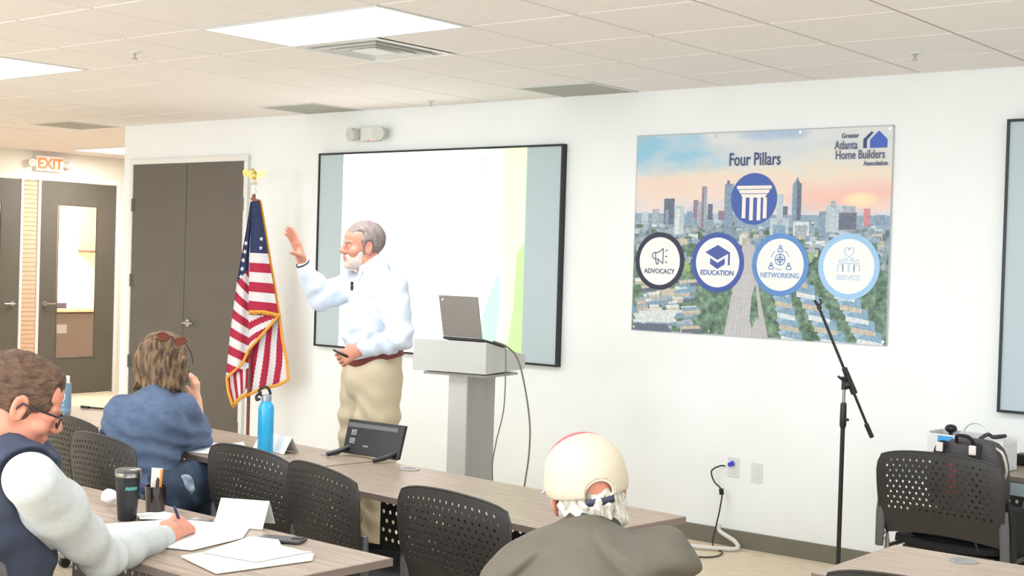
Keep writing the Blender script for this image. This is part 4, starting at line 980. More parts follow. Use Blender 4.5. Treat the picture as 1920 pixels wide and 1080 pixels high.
for x in (-.09, .06):
    o = obj('shoulder_strap', MB().tube(spl([(x, .205, .37), (x*1.1, .17, .34), (x*1.3, .16, .22), (x*1.3, .18, .1)]), .024, 10, flat=.35), M_bag, bp, smooth=True)
    obj('buckle', MB().box(x-.016, x+.016, .150, .160, .330, .372), mat('buckle_pale', (226, 216, 212), .4), o, bev=.004)
obj('red_pocket', MB().box(-.06, -.02, .176, .19, .14, .31).box(.055, .09, .176, .19, .16, .31), M_red, bp, bev=.004)
obj('side_handle', MB().tube(spl([(.13, .24, .36), (.17, .22, .34), (.185, .23, .27), (.165, .25, .22)]), .006, 8), mat('piping_pale', (200, 190, 182), .5), bp, smooth=True)
jk = thing('dark_jacket', 'black jacket hung over the right side of the chair with the bags', 'jacket', (o_.x, o_.y, .46), ca_)
b = MB(); N_ = 16
for i in range(N_):
    for j in range(12):
        q = []
        for a, c in ((0, 0), (1, 0), (1, 1), (0, 1)):
            u, v = (i+a)/N_, (j+c)/12; q.append((.262+.018*math.sin(u*9+v*3)+.01*v, .02+.34*u, -.02+.26*v-.04*math.sin(u*PI)*v))
        b.add(q, [(0, 1, 2, 3)])
obj('drape', b, M_bag, jk, smooth='all', solid=.02)
# ================================================================ PEOPLE (smooth implicit bodies)
import openvdb
def A3(v): return np.array((v[0], v[1], v[2]), dtype=np.float32)
class SDF:
    """collects rounded volumes, melts them together, turns the surface into one mesh"""
    def __init__(s): s.p = []
    def _add(s, f, lo, hi, k, op): s.p.append((f, np.minimum(lo, hi)-k-.012, np.maximum(lo, hi)+k+.012, k, op)); return s
    def cone(s, a, b, ra, rb, k=.02, op='add', flat=None):
        a, b = A3(a), A3(b); ab = b-a; L2 = float(ab@ab)+1e-9
        if flat: ax = A3(flat[0]); ax = ax/np.linalg.norm(ax); q_ = 1/flat[1]-1
        def f(X, Y, Z):
            px, py, pz = X-a[0], Y-a[1], Z-a[2]
            t = np.clip((px*ab[0]+py*ab[1]+pz*ab[2])/L2, 0, 1)
            px = px-t*ab[0]; py = py-t*ab[1]; pz = pz-t*ab[2]
            if flat:
                w = (px*ax[0]+py*ax[1]+pz*ax[2])*q_; px = px+w*ax[0]; py = py+w*ax[1]; pz = pz+w*ax[2]
            return np.sqrt(px*px+py*py+pz*pz)-(ra+(rb-ra)*t)
        r = max(ra, rb)*(max(1, flat[1]) if flat else 1); return s._add(f, np.minimum(a, b)-r, np.maximum(a, b)+r, k, op)
    def chain(s, pts, rs, k=.02, op='add', flat=None):
        for i in range(len(pts)-1): s.cone(pts[i], pts[i+1], rs[i], rs[i+1], k, op, flat)
        return s
    def ell(s, c, r, M=None, k=.02, op='add'):
        c = A3(c); r = A3(r); M = np.eye(3) if M is None else M
        def f(X, Y, Z):
            px, py, pz = X-c[0], Y-c[1], Z-c[2]
            u = [(px*M[0, i]+py*M[1, i]+pz*M[2, i])/r[i] for i in range(3)]
            k0 = np.sqrt(u[0]**2+u[1]**2+u[2]**2)+1e-6; k1 = np.sqrt((u[0]/r[0])**2+(u[1]/r[1])**2+(u[2]/r[2])**2)+1e-6
            return k0*(k0-1)/k1
        R_ = float(max(r)); return s._add(f, c-R_, c+R_, k, op)
    def cut(s, pt, n, k=.01):
        """remove everything on the side n points to"""
        pt, n = A3(pt), A3(n); n = n/np.linalg.norm(n)
        return s._add(lambda X, Y, Z: -((X-pt[0])*n[0]+(Y-pt[1])*n[1]+(Z-pt[2])*n[2]), np.full(3, -99.), np.full(3, 99.), k, 'sub')
    def ripple(s, fn): s.p.append((fn, np.full(3, -99.), np.full(3, 99.), 0, 'rip')); return s
    def mesh(s, vox):
        adds = [p for p in s.p if p[4] == 'add']
        lo = np.min([p[1] for p in adds], axis=0)-vox*3; hi = np.max([p[2] for p in adds], axis=0)+vox*3
        n = np.ceil((hi-lo)/vox).astype(int)+1
        ax = [(lo[i]+vox*np.arange(n[i])).astype(np.float32) for i in range(3)]
        D = np.full(n, .2, dtype=np.float32)
        for f, a, b, k, op in s.p:
            i0 = np.clip(np.floor((a-lo)/vox).astype(int), 0, n); i1 = np.clip(np.ceil((b-lo)/vox).astype(int)+1, 0, n)
            if (i1 <= i0).any(): continue
            sl = tuple(slice(i0[i], i1[i]) for i in range(3)); d = D[sl]
            X = ax[0][sl[0]][:, None, None]; Y = ax[1][sl[1]][None, :, None]; Z = ax[2][sl[2]][None, None, :]
            e = f(X, Y, Z)
            if op == 'rip': D[sl] = d+e; continue
            if op == 'sub': e = -e
            k = max(k, 1e-4)
            if op == 'add': h = np.clip(.5+.5*(d-e)/k, 0, 1); D[sl] = d+(e-d)*h-k*h*(1-h)
            else: h = np.clip(.5-.5*(d-e)/k, 0, 1); D[sl] = d+(e-d)*h+k*h*(1-h)
        g = openvdb.FloatGrid(.2); g.copyFromArray(np.clip(D, -.2, .2)); 
        P, T, Q = g.convertToPolygons(0.0, 0.0)
        P = P*vox+lo
        mb = MB(); mb.v = [tuple(p) for p in P.tolist()]; mb.f = [tuple(q) for q in T.tolist()]+[tuple(q) for q in Q.tolist()]; mb.m = [0]*len(mb.f)
        return mb
def waves(amp, freq, seed, stretch=(1, 1, 1)):
    rr = np.random.RandomState(seed); K = [(rr.randn(3)*freq*np.array(stretch), rr.rand()*6.28) for _ in range(7)]
    def f(X, Y, Z):
        wx = .02*np.sin(Z*22+X*9); o = 0
        for kv, ph in K: o = o+np.sin((X+wx)*kv[0]+Y*kv[1]+(Z+wx)*kv[2]+ph)
        return (amp*o/3).astype(np.float32)
    return f
class Frame:
    """local axes of a head or a hand: x = the person's right, y = forward, z = up"""
    def __init__(s, o, fwd, up, scale=1.0):
        y = Vector(fwd).normalized(); z = (Vector(up)-y*Vector(up).dot(y)).normalized(); x = y.cross(z)
        s.o = Vector(o); s.x, s.y, s.z, s.s = x, y, z, scale
        s.M = np.array([[x.x, y.x, z.x], [x.y, y.y, z.y], [x.z, y.z, z.z]], dtype=np.float32)
    def __call__(s, x, y, z): return s.o+(s.x*x+s.y*y+s.z*z)*s.s
    def d(s, x, y, z): return s.x*x+s.y*y+s.z*z
def skull(S, F, grow=0.0):
    q = F.s
    S.ell(F(0, -.014, .032), [(.077+grow)*q, (.100+grow)*q, (.087+grow)*q], F.M, .02)
    S.ell(F(0, .030, -.022), [(.060+grow)*q, (.060+grow)*q, (.085+grow)*q], F.M, .02)
def face(S, F, neck_to=None, neck_r=.056, ear=1.0, jowl=0.0):
    q = F.s; skull(S, F)
    S.ell(F(0, .034, -.072), [(.048+jowl)*q, .050*q, .040*q], F.M, .02)
    S.ell(F(0, .072, -.097), [.022*q, .018*q, .017*q], F.M, .015)
    S.ell(F(0, .052, .045), [.055*q, .036*q, .042*q], F.M, .015)
    for s in (-1, 1):
        S.ell(F(s*.040, .060, -.028), [.026*q, .026*q, .026*q], F.M, .015)
        S.ell(F(s*.031, .092, -.002), [.018*q, .016*q, .012*q], F.M, .008, 'sub')
        S.ell(F(s*.030, .078, -.003), [.013*q, .013*q, .012*q], F.M, .003)
        S.cone(F(s*.010, .088, .016), F(s*.042, .078, .016), .008*q, .006*q, .010)
        S.ell(F(s*.0115, .098, -.032), [.009*q, .010*q, .008*q], F.M, .005)
        # ear
        E = Frame(F(s*(.079+.004*(ear > 1.2)), -.006, -.006), F.d(s*(-.35 if ear < 1.2 else -.65), 1, .12), F.z, q)
        S.ell(E(0, 0, 0), [.007*q*ear, .019*q*ear, .032*q*ear], E.M, .006)
        S.ell(E(s*.007, .001, .004), [.006*q, .011*q, .020*q], E.M, .004, 'sub')
        S.cone(E(s*.003, .008, -.010), E(s*.003, .006, -.024), .004*q, .006*q, .004)
    S.chain([F(0, .084, .018), F(0, .098, -.004), F(0, .106, -.024), F(0, .096, -.035)], [.0075*q, .0085*q, .0110*q, .007*q], .012)
    S.cone(F(-.018, .086, -.060), F(.018, .086, -.060), .0065*q, .0065*q, .006); S.cone(F(0, .090, -.058), F(0, .091, -.058), .0075*q, .0075*q, .006)
    S.cone(F(-.016, .085, -.073), F(.016, .085, -.073), .0075*q, .0075*q, .006)
    S.cone(F(-.022, .098, -.0665), F(.022, .098, -.0665), .0028*q, .0028*q, .003, 'sub')
    if neck_to is not None: S.cone(F(0, -.018, -.055), neck_to, neck_r*q, (neck_r+.006)*q, .03)
def hand(S, F, side, curl=(.5, .5, .5, .5), thumb=((.040, .045, -.012), (.062, .075, -.022)), spread=.10, tapers=1.0):
    """palm, five fingers of different length; side +1 = left hand, -1 = right hand (thumb on side*x)"""
    q = F.s
    S.cone(F(0, -.03, 0), F(0, .02, 0), .026*q, .027*q, .015, flat=(F.z, .78))
    for x, r in ((.027, .0135), (.009, .0145), (-.010, .014), (-.028, .0125)):
        S.cone(F(side*x*.55, .012, 0), F(side*x, .088, .002), .014*q, r*q, .012, flat=(F.z, .85))
    S.ell(F(side*.022, .035, -.008), [.018*q, .032*q, .016*q], F.M, .012)
    for i, (x, L_, r) in enumerate(((.030, .074, .0088), (.010, .083, .0092), (-.011, .076, .0088), (-.031, .060, .0078))):
        p = F(side*x, .090, .001); a = curl[i]*.55; sp = side*x*spread/.03
        rr = r
        for seg, bend in ((.46, .9), (.30, 1.1), (.24, .7)):
            dr = F.d(math.sin(sp)*math.cos(a), math.cos(sp)*math.cos(a), -math.sin(a)).normalized()
            n_ = p+dr*(L_*seg*q); S.cone(p, n_, rr*q, rr*.92*q, .004); p = n_; rr *= .92; a += curl[i]*bend
    b = F(side*.022, .022, -.006); m = F(side*thumb[0][0], thumb[0][1], thumb[0][2]); t = F(side*thumb[1][0], thumb[1][1], thumb[1][2])
    S.chain([b, m, t], [.0155*q, .0115*q, .0090*q], .008)
def pmesh(name, S, vox, m, parent):
    return obj(name, S.mesh(vox), m, parent, smooth='all', world=True, weld=False)
def eyes(F, parent, cols=(60, 60, 70)):
    for s in (-1, 1):
        c = F(s*.030, .0775, -.003); b = MB().ball(tuple(c), .0115*F.s, 14)
        o = obj('eye', b, mat('eye_white', (236, 230, 226), .25), parent, smooth='all', world=True)
        c2 = F(s*.030, .0840, -.003); obj('iris', MB().ball(tuple(c2), .0055*F.s, 10), mat('eye_iris', cols, .2), o, smooth='all', world=True) if False else None
        b = MB().ball(tuple(c2), .0056*F.s, 10); o2 = obj('iris', b, mat('eye_iris', cols, .2), None, smooth='all')
        me = o2.data
        base = Vector(parent.location)
        for v in me.vertices: v.co = v.co-base
        o2.parent = o
VH = Vector((RT.x, RT.y, 0)).normalized(); VF = Vector((FW.x, FW.y, 0)).normalized(); VU = Vector((0, 0, 1))
M_skin = mat('skin_ruddy', (204, 138, 116), .55, vary=.035, scale=35); M_skin2 = mat('skin_pale', (210, 140, 118), .55, vary=.05, scale=30); M_skin3 = mat('skin_tan', (222, 168, 140), .55, vary=.03, scale=30)
# ---------------------------------------------------------------- the speaker
D0 = 7.0; base = at(700, 600, D0)
spk = thing('person', 'standing man in a pale blue shirt and khaki trousers, one arm raised, before the screen', 'person', (base.x, base.y, 0))
HF = Frame(at(678, 462, D0), (-VH*.87-VF*.50+VU*.0), VU+VH*.03, 1.0)
jn = at(704, 508, D0); shL = at(738, 541, 6.86); shR = at(656, 533, 7.06)
elR = at(602, 560, 6.98); wrR = at(570, 499, 6.90); elL = at(751, 633, 6.76); wrL = at(680, 656, 6.72)
hipL = at(712, 702, 6.93); hipR = at(680, 700, 7.10)
knL, knR = at(708, 880, 6.93), at(664, 880, 7.08); anL = at(712, 1058, 6.98); anR = at(662, 1052, 7.12)
anL.z = anR.z = .09
S = SDF(); face(S, HF, jn, .062, 1.05, jowl=.008)
S.cone(shL, shR, .055, .055, .04); S.ell(at(706, 570, D0), [.13, .12, .15], None, .05); S.ell(at(700, 630, D0), [.14, .13, .15], None, .05); S.ell(at(698, 700, 7.0), [.13, .13, .11], None, .05)
S.chain([shR, elR, wrR], [.050, .042, .028], .03); S.chain([shL, elL, wrL], [.050, .042, .028], .03)
S.chain([hipL, knL, anL], [.085, .058, .042], .04); S.chain([hipR, knR, anR], [.085, .058, .042], .04)
for an in (anL, anR): S.cone(an-VU*.04, an-VH*.17-VU*.05, .038, .032, .02)
HR = Frame(wrR+(at(546, 436, 6.88)-wrR).normalized()*.02, at(547, 436, 6.88)-wrR, VH*.85+VF*.55, 1.12)
hand(S, HR, -1, (.10, .12, .16, .22), ((.040, .040, -.024), (.052, .062, -.058)), .04)
HL = Frame(wrL+(-VH)*.012, -VH*.88-VU*.42+VF*.15, -VF*.9+VU*.25, 1.0)
hand(S, HL, 1, (.7, .85, .9, .95), ((.040, .05, -.01), (.030, .088, -.018)), .05)
pmesh('body', S, .0042, M_skin, spk)
eyes(HF, spk)
# short grey hair, greying beard
def hair_noise(amp, fr, seed, st=(1, 1, .4)): return waves(amp, fr, seed, st)
S = SDF(); skull(S, HF, .007); S.ell(HF(0, -.03, .045), [.084, .096, .086], HF.M, .02)
S.ell(HF(0, .118, -.030), [.100, .066, .125], HF.M, .012, 'sub'); S.cut(HF(0, .0, -.052), HF.d(0, .25, -1), .01); S.ell(HF(0, .07, -.05), [.12, .062, .075], HF.M, .01, 'sub')
for s in (-1, 1): S.ell(HF(s*.070, .066, -.005), [.03, .042, .055], HF.M, .008, 'sub'); S.ell(HF(s*.082, -.006, -.004), [.03, .021, .034], HF.M, .005, 'sub'); S.ell(HF(s*.075, .062, .06), [.03, .040, .035], HF.M, .01, 'sub')
S.cut(HF(0, .058, 0), HF.d(0, 1, -.35), .01); S.ripple(waves(.0012, 130, 4, (1, 1, .6)))
pmesh('hair', S, .0042, mat('hair_grey', (122, 106, 102), .8, scale=60, stretch=(1, 1, .4), col2=(156, 142, 138), bump=.5, bscale=140), spk)
S = SDF(); q = 1.02
S.ell(HF(0, .028, -.030), [.0645, .064, .088], HF.M, .02); S.ell(HF(0, .034, -.075), [.058, .055, .043], HF.M, .02); S.ell(HF(0, .072, -.099), [.025, .023, .021], HF.M, .015); S.cone(HF(-.022, .084, -.050), HF(.022, .084, -.050), .009, .009, .01)
S.cut(HF(0, .08, -.042), HF.d(0, .30, 1), .006); S.cut(HF(0, -.012, -.06), HF.d(0, -1, -.45), .015); S.ell(HF(0, .104, -.066), [.020, .016, .007], HF.M, .004, 'sub')
S.ripple(waves(.0009, 160, 9))
pmesh('beard', S, .0042, mat('beard_white', (214, 196, 186), .85, vary=.06, scale=120, bump=.4, bscale=160), spk)
S = SDF()
for s in (-1, 1): S.cone(HF(s*.012, .0915, .017), HF(s*.044, .083, .021), .0062, .0045, .003)
pmesh('eyebrows', S, .003, mat('brow_grey', (150, 132, 124), .9), spk)
# shirt
M_shirt = mat('shirt_pale_blue', (212, 222, 238), .8, bump=.08, bscale=400)
S = SDF()
S.ell(at(700, 622, 6.985), [.160, .155, .175], None, .05); S.ell(at(706, 566, 6.98), [.145, .135, .150], None, .05)
S.cone(shL+VU*-.005, shR+VU*-.005, .068, .066, .05); S.ell(at(722, 560, 6.92), [.115, .11, .12], None, .05)
S.cone(at(699, 640, 7.0), at(704, 666, 7.0), .144, .138, .03)
S.cone(jn-VU*.01, jn+(HF.o-jn).normalized()*.022, .078, .070, .02)
S.chain([shR, shR.lerp(elR, .5), elR, elR.lerp(wrR, .45), elR.lerp(wrR, .93)], [.070, .066, .060, .056, .042], .025)
S.chain([shL, shL.lerp(elL, .5), elL, elL.lerp(wrL, .45), elL.lerp(wrL, .93)], [.076, .070, .060, .052, .042], .025)
def folds(X, Y, Z):
    u = (X*VH.x+Y*VH.y); v = Z
    return (.0050*np.sin(v*70+u*45+2*np.sin(u*22))*np.clip((1.42-v)*6, 0, 1)+.0030*np.sin(v*38-u*60+1.3*np.sin(v*30))).astype(np.float32)
S.ripple(folds); S.ripple(waves(.0022, 34, 2))
S.cut(at(702, 671, 7.0), -VU*1.0+VH*.26, .006)
S.cone(HF(0, -.02, -.06), jn+VU*.0, .064, .066, .004, 'sub')
pmesh('shirt', S, .005, M_shirt, spk)
S = SDF()  # collar
cN = jn+(HF.o-jn).normalized()*.030
S.cone(cN, cN-(HF.o-jn).normalized()*.026, .0735, .079, .01); 
S.cone(cN-(-VH*.06)-VU*0, cN-VH*.068-VF*.02-VU*.040, .010, .006, .01)
S.cone(cN+(HF.o-jn)*.6, cN-(HF.o-jn)*.8, .0655, .0655, .003, 'sub'); S.cut(cN-VH*.055-VU*.0, -VH*.8+VU*.75, .006)
for sgn, tip in ((1, at(672, 526, 6.90)), (-1, at(661, 521, 6.98))):
    S.cone(cN-VH*.050-VF*.045*sgn-VU*.004, tip, .012, .005, .012)
pmesh('collar', S, .004, mat('collar_blue', (206, 218, 236), .8), spk)
# trousers
M_khaki = mat('khaki', (204, 189, 162), .8, bump=.08, bscale=300)
S = SDF()
S.cone(at(705, 674, 7.0), at(700, 700, 7.0), .136, .140, .02); S.ell(at(699, 716, 7.0), [.138, .145, .11], None, .03)
S.chain([hipL-VU*.02, at(708, 780, 6.93), knL, anL-VU*.01], [.118, .108, .090, .082], .03)
S.chain([hipR-VU*.02, at(672, 780, 7.08), knR, anR-VU*.01], [.112, .098, .086, .080], .02)
def pfold(X, Y, Z):
    u = (X*VH.x+Y*VH.y)
    return (.0055*np.sin(Z*60+u*25+1.5*np.sin(u*30))*np.clip((1.05-Z)*4, 0, 1)).astype(np.float32)
S.ripple(pfold); S.ripple(waves(.002, 26, 5)); S.cut(at(702, 671, 7.0), VU*1.0-VH*.26, .004)
S.cone(at(722, 668, 6.84), at(733, 712, 6.82), .004, .006, .006, 'sub')
pmesh('trousers', S, .005, M_khaki, spk)
def ring(c, n_, rx, ry, ax, r, flat, m, name, parent, n=40):
    ax = (ax-n_*ax.dot(n_)).normalized(); ay = n_.cross(ax)
    b = MB().tube([c+ax*(rx*math.cos(2*PI*i/n))+ay*(ry*math.sin(2*PI*i/n)) for i in range(n)], r, 8, close=True, flat=flat)
    return obj(name, b, m, parent, smooth='all', world=True)
bc = at(704, 671, 7.0); bn = (VU-VH*.26).normalized()
def belt_mb():
    b = MB(); ax = (VH-bn*VH.dot(bn)).normalized(); ay = bn.cross(ax); n = 48; vs = []; 
    for h in (-.017, .017):
        for rr in (.136, .1475):
            for i in range(n): vs.append(bc+bn*h+ax*(rr*math.cos(2*PI*i/n))+ay*(rr*math.sin(2*PI*i/n)))
    fs = []
    for i in range(n):
        j = (i+1) % n; a, b2, c, d = 0, n, 2*n, 3*n
        fs += [(b2+i, b2+j, d+j, d+i), (a+j, a+i, c+i, c+j), (c+i, c+j, d+j, d+i)[::-1], (a+i, a+j, b2+j, b2+i)]
    b.add(vs, fs); return b
obj('belt', belt_mb(), mat('belt_brown', (116, 46, 40), .45), spk, smooth=True, world=True)
ring(wrR+(wrR-elR).normalized()*.012, (wrR-elR).normalized(), .0305, .0305, VF, .005, 1.8, mat('watch_band', (60, 54, 56), .4), 'watch', spk)
for p_ in (at(660, 531, 6.86), at(660, 538, 6.85)):
    obj('lapel_microphone', MB().tube([p_-VF*.0, p_-VU*.018], [.008, .006], 10).ball(tuple(p_), .009), M_dark, spk, smooth='all', world=True)
for an in (anL, anR):
    S = SDF(); S.cone(an-VU*.045, an-VH*.19-VU*.055, .046, .040, .02); S.cut(Vector((0, 0, .006)), -VU, .004); S.cone(an, an-VU*.05, .05, .046, .02); pmesh('shoe', S, .006, mat('shoe_brown', (84, 56, 44), .45), spk)
# clicker held in the left hand
ck = at(636, 662, 6.70); tag(obj('presentation_clicker', MB().tube([at(625, 656, 6.70), at(637, 662, 6.70), at(652, 669, 6.70)], [.007, .0095, .009], 10, flat=.7), M_dark, smooth='all'), 'slim black presentation clicker in the speaker’s lower hand', 'remote')

# ---------------------------------------------------------------- man writing, front left
base = at(10, 1000, 3.65)
wm = thing('person', 'seated man in a navy vest and grey sleeves with glasses, writing, at far left', 'person', (base.x, base.y, 0))
ff = (VH*.92+VF*.39).normalized(); pit = math.radians(23)
HF = Frame(at(38, 756, 3.55), ff*math.cos(pit)-VU*math.sin(pit), ff*math.sin(pit)+VU*math.cos(pit), 1.04)
nb = at(0, 862, 3.60); shR = at(58, 900, 3.44); shL = at(18, 880, 3.86); elR = at(192, 1046, 3.84); wrR = at(316, 1003, 4.27)
elL = at(20, 1090, 3.95); wrL = at(110, 1150, 4.05); ch = at(10, 960, 3.66); ab = at(-10, 1080, 3.66); hp = at(-40, 1225, 3.62)
S = SDF(); face(S, HF, nb, .060, 1.1)
S.cone(shR, shL, .055, .055, .04); S.ell(ch, [.13, .13, .16], None, .05); S.ell(ab, [.13, .13, .15], None, .05); S.ell(hp, [.15, .15, .11], None, .05)
S.chain([shR, elR, wrR], [.050, .042, .029], .03); S.chain([shL, elL, wrL], [.050, .042, .029], .03)
for sg in (-1, 1):
    hj = hp+Vector((.09*sg, .02, -.02)); kn = hj+Vector((.03*sg, .42, -.01)); an = Vector((kn.x, kn.y+.02, .09)); S.chain([hj, kn, an], [.085, .058, .042], .03); S.cone(an-VU*.03, an+Vector((0, .17, -.045)), .04, .03, .02)
fw_ = (wrR-elR).normalized()
H1 = Frame(wrR+fw_*.012+VU*.006, Vector((fw_.x, fw_.y, .10)), VU*.8+VH*.55, 1.12)
hand(S, H1, -1, (.95, 1.0, 1.05, 1.1), ((.038, .055, -.022), (.018, .098, -.034)), .03)
fl_ = (wrL-elL).normalized(); H2 = Frame(wrL+fl_*.012, Vector((fl_.x, fl_.y, 0)), VU, 1.0); 
hand(S, H2, 1, (.25, .3, .3, .35))
pmesh('body', S, .0042, M_skin2, wm); eyes(HF, wm)
S = SDF(); skull(S, HF, .005); S.ell(HF(0, -.030, .040), [.082, .092, .084], HF.M, .02); S.ell(HF(0, .035, .090), [.056, .045, .026], HF.M, .02)
S.ell(HF(0, .125, -.03), [.105, .075, .120], HF.M, .012, 'sub'); S.ell(HF(0, .065, -.065), [.12, .068, .085], HF.M, .012, 'sub'); S.cut(HF(0, -.02, -.072), HF.d(0, .35, -1), .01)
for s in (-1, 1): S.ell(HF(s*.085, -.004, -.010), [.03, .024, .038], HF.M, .006, 'sub')
def strands(X, Y, Z):
    a = ((X-HF.o.x)*HF.x.x+(Y-HF.o.y)*HF.x.y+(Z-HF.o.z)*HF.x.z); c = ((X-HF.o.x)*HF.y.x+(Y-HF.o.y)*HF.y.y+(Z-HF.o.z)*HF.y.z); h = ((X-HF.o.x)*HF.z.x+(Y-HF.o.y)*HF.z.y+(Z-HF.o.z)*HF.z.z)
    return (.0012*np.sin(c*150+h*40+3*np.sin(h*40)+2*np.sin(a*60))+.0010*np.sin(a*190+h*80+2*np.sin(c*50))).astype(np.float32)
S.ripple(strands)
M_hb = mat('hair_brown', (64, 44, 34), .7, scale=45, stretch=(1, 1, 2.2), col2=(112, 84, 64), bump=.7, bscale=110)
pmesh('hair', S, .004, M_hb, wm)
# glasses
g = thing('glasses', 'x', 'x'); bpy.data.objects.remove(g)
M_gl = mat('spectacle_frame', (40, 30, 32), .3); gb = MB()
for s in (-1, 1):
    gb.tube([HF(s*(.031+.024*math.cos(a)), .104-.006*abs(math.cos(a)), -.004+.018*math.sin(a)) for a in [2*PI*i/20 for i in range(20)]], .0026, 6, close=True)
    gb.tube([HF(s*.056, .100, .006), HF(s*.074, .085, .007), HF(s*.083, .03, .006), HF(s*.085, -.002, .008), HF(s*.083, -.014, -.014)], [.0026, .0034, .0034, .0032, .0024], 6)
gb.tube([HF(-.008, .106, .0), HF(0, .110, .003), HF(.008, .106, .0)], .0022, 6)
go = obj('glasses_frame', gb, M_gl, wm, smooth='all', world=True)
lbm = MB()
for s in (-1, 1): lbm.prism([(s*.031+.0225*math.cos(a), -.004+.0165*math.sin(a)) for a in [2*PI*i/20 for i in range(20)]], lambda u, v, w: HF(u, .101+w, v), 0, .001)
o = obj('lens', lbm, M_glass, go, world=False)
for v in o.data.vertices: v.co = v.co-Vector(wm.location)
# grey knitted sleeves
M_sl = mat('sleeve_grey', (196, 200, 201), .9, vary=.02, scale=60, bump=.25, bscale=350)
S = SDF()
S.chain([shR, shR.lerp(elR, .35), shR.lerp(elR, .7), elR, elR.lerp(wrR, .35), elR.lerp(wrR, .7), elR.lerp(wrR, .96)], [.070, .070, .060, .055, .050, .042, .034], .03)
S.chain([shL, elL, elL.lerp(wrL, .96)], [.07, .056, .038], .03); S.ell(ch+VU*.02, [.138, .138, .168], None, .05); S.ell(ab, [.137, .137, .155], None, .05)
dr = (elR-shR).normalized(); df = (wrR-elR).normalized()
def sleeve_fold(X, Y, Z):
    a = (X-elR.x)*dr.x+(Y-elR.y)*dr.y+(Z-elR.z)*dr.z; b_ = (X-wrR.x)*df.x+(Y-wrR.y)*df.y+(Z-wrR.z)*df.z
    e = np.exp(-((X-elR.x)**2+(Y-elR.y)**2+(Z-elR.z)**2)/.012); w = np.exp(-((X-wrR.x)**2+(Y-wrR.y)**2+(Z-wrR.z)**2)/.006)
    return (.004*np.sin(a*95+Z*50)*e+.0035*np.sin(b_*170+Z*30)*w).astype(np.float32)
S.ripple(sleeve_fold); S.ripple(waves(.002, 24, 11))
pmesh('sleeves', S, .005, M_sl, wm)
M_vest = mat('vest_navy', (54, 62, 82), .75, vary=.05, scale=30, bump=.1, bscale=300)
S = SDF()
S.ell(ch, [.150, .155, .19], None, .05); S.ell(ab+VU*.01, [.155, .155, .17], None, .05); S.ell(hp+VU*.05, [.165, .165, .11], None, .05)
S.cone(at(30, 878, 3.50), at(0, 872, 3.80), .068, .066, .05)
S.chain([at(-30, 812, 3.56), at(20, 828, 3.50), at(62, 850, 3.49), at(96, 866, 3.55)], [.030, .027, .027, .020], .02)
S.chain([at(-30, 812, 3.56), at(0, 825, 3.74), at(50, 847, 3.76), at(96, 866, 3.62)], [.030, .027, .026, .020], .02)
S.cone(at(20, 870, 3.6), at(10, 900, 3.62), .11, .14, .04)
def vest_fold(X, Y, Z): return (.006*np.sin(Z*62+2.2*np.sin(X*14+Y*10))*np.clip((1.05-Z)*4, 0.1, 1)).astype(np.float32)
S.ripple(vest_fold); S.ripple(waves(.003, 26, 8))
S.cone(shR+(shR-elR).normalized()*.0, elR, .086, .08, .012, 'sub'); S.cone(HF(0, -.01, -.04), nb, .066, .066, .01, 'sub')
pmesh('vest', S, .005, M_vest, wm)
S = SDF()
for sg in (-1, 1):
    hj = hp+Vector((.09*sg, .02, -.02)); kn = hj+Vector((.03*sg, .42, -.01)); an = Vector((kn.x, kn.y+.02, .10)); S.chain([hj, kn, an], [.10, .078, .065], .03)
pmesh('trousers', S, .007, mat('trousers_dark', (50, 52, 60), .8), wm)
hc_ = H1(.0, .09, -.02)
tag(obj('pen', MB().tube([at(350, 1018, 4.40), at(336, 975, 4.36), at(327, 950, 4.33)], [.002, .0045, .0045], 8), mat('pen_navy', (34, 44, 92), .35), smooth='all'), 'dark blue pen in the writing hand of the man in the vest', 'pen')

# ---------------------------------------------------------------- woman in blue
base = at(280, 950, 6.0)
wo = thing('person', 'seated woman with wavy brown hair in a blue sweater, seen from behind, chin on hand', 'person', (base.x, base.y, 0))
HF = Frame(at(310, 674, 6.25), VF*.80+VH*.55-VU*.05, VU+VH*.05, .96)
nb = at(294, 742, 6.16); shL = at(228, 772, 6.14); shR = at(343, 768, 6.20); elR = at(374, 826, 6.42); wrR = at(368, 752, 6.50); elL = at(214, 822, 6.28); wrL = at(262, 806, 6.58)
S = SDF(); face(S, HF, nb, .05, 1.0)
S.cone(shL, shR, .045, .045, .04); S.ell(at(285, 800, 6.12), [.12, .11, .14], None, .05); S.ell(at(280, 880, 6.04), [.09, .09, .13], None, .04); S.ell(at(275, 945, 6.0), [.12, .12, .09], None, .04)
S.chain([shL, elL, wrL], [.042, .036, .026], .03); S.chain([shR, elR, wrR], [.042, .036, .026], .03)
hj1, kn1, an1 = at(305, 930, 5.98), at(372, 906, 6.20), at(402, 1040, 6.25)
hj2, kn2, an2 = at(262, 955, 6.05), at(330, 945, 6.50), at(345, 1110, 6.5)
for a, b_, c in ((hj1, kn1, an1), (hj2, kn2, an2)): S.chain([a, b_, c], [.080, .056, .040], .03)
up_ = (at(366, 712, 6.50)-wrR).normalized()
H1 = Frame(wrR, up_, -VF*.2+VH*.95, .92); hand(S, H1, -1, (.5, .55, .6, .7), ((.036, .045, -.012), (.040, .078, -.026)), .06)
H2 = Frame(wrL, (wrL-elL), VU, .92); hand(S, H2, 1, (.3, .3, .3, .4))
pmesh('body', S, .0048, M_skin3, wo)
S = SDF(); q = .96
S.ell(HF(0, -.02, .035), [.100, .112, .098], HF.M, .03); S.ell(HF(0, -.045, -.035), [.112, .095, .115], HF.M, .04)
S.ell(HF(.02, -.045, -.100), [.118, .085, .070], HF.M, .03); S.ell(HF(-.095, -.01, -.085), [.050, .06, .085], HF.M, .03); S.ell(HF(.085, .0, -.055), [.045, .055, .095], HF.M, .03)
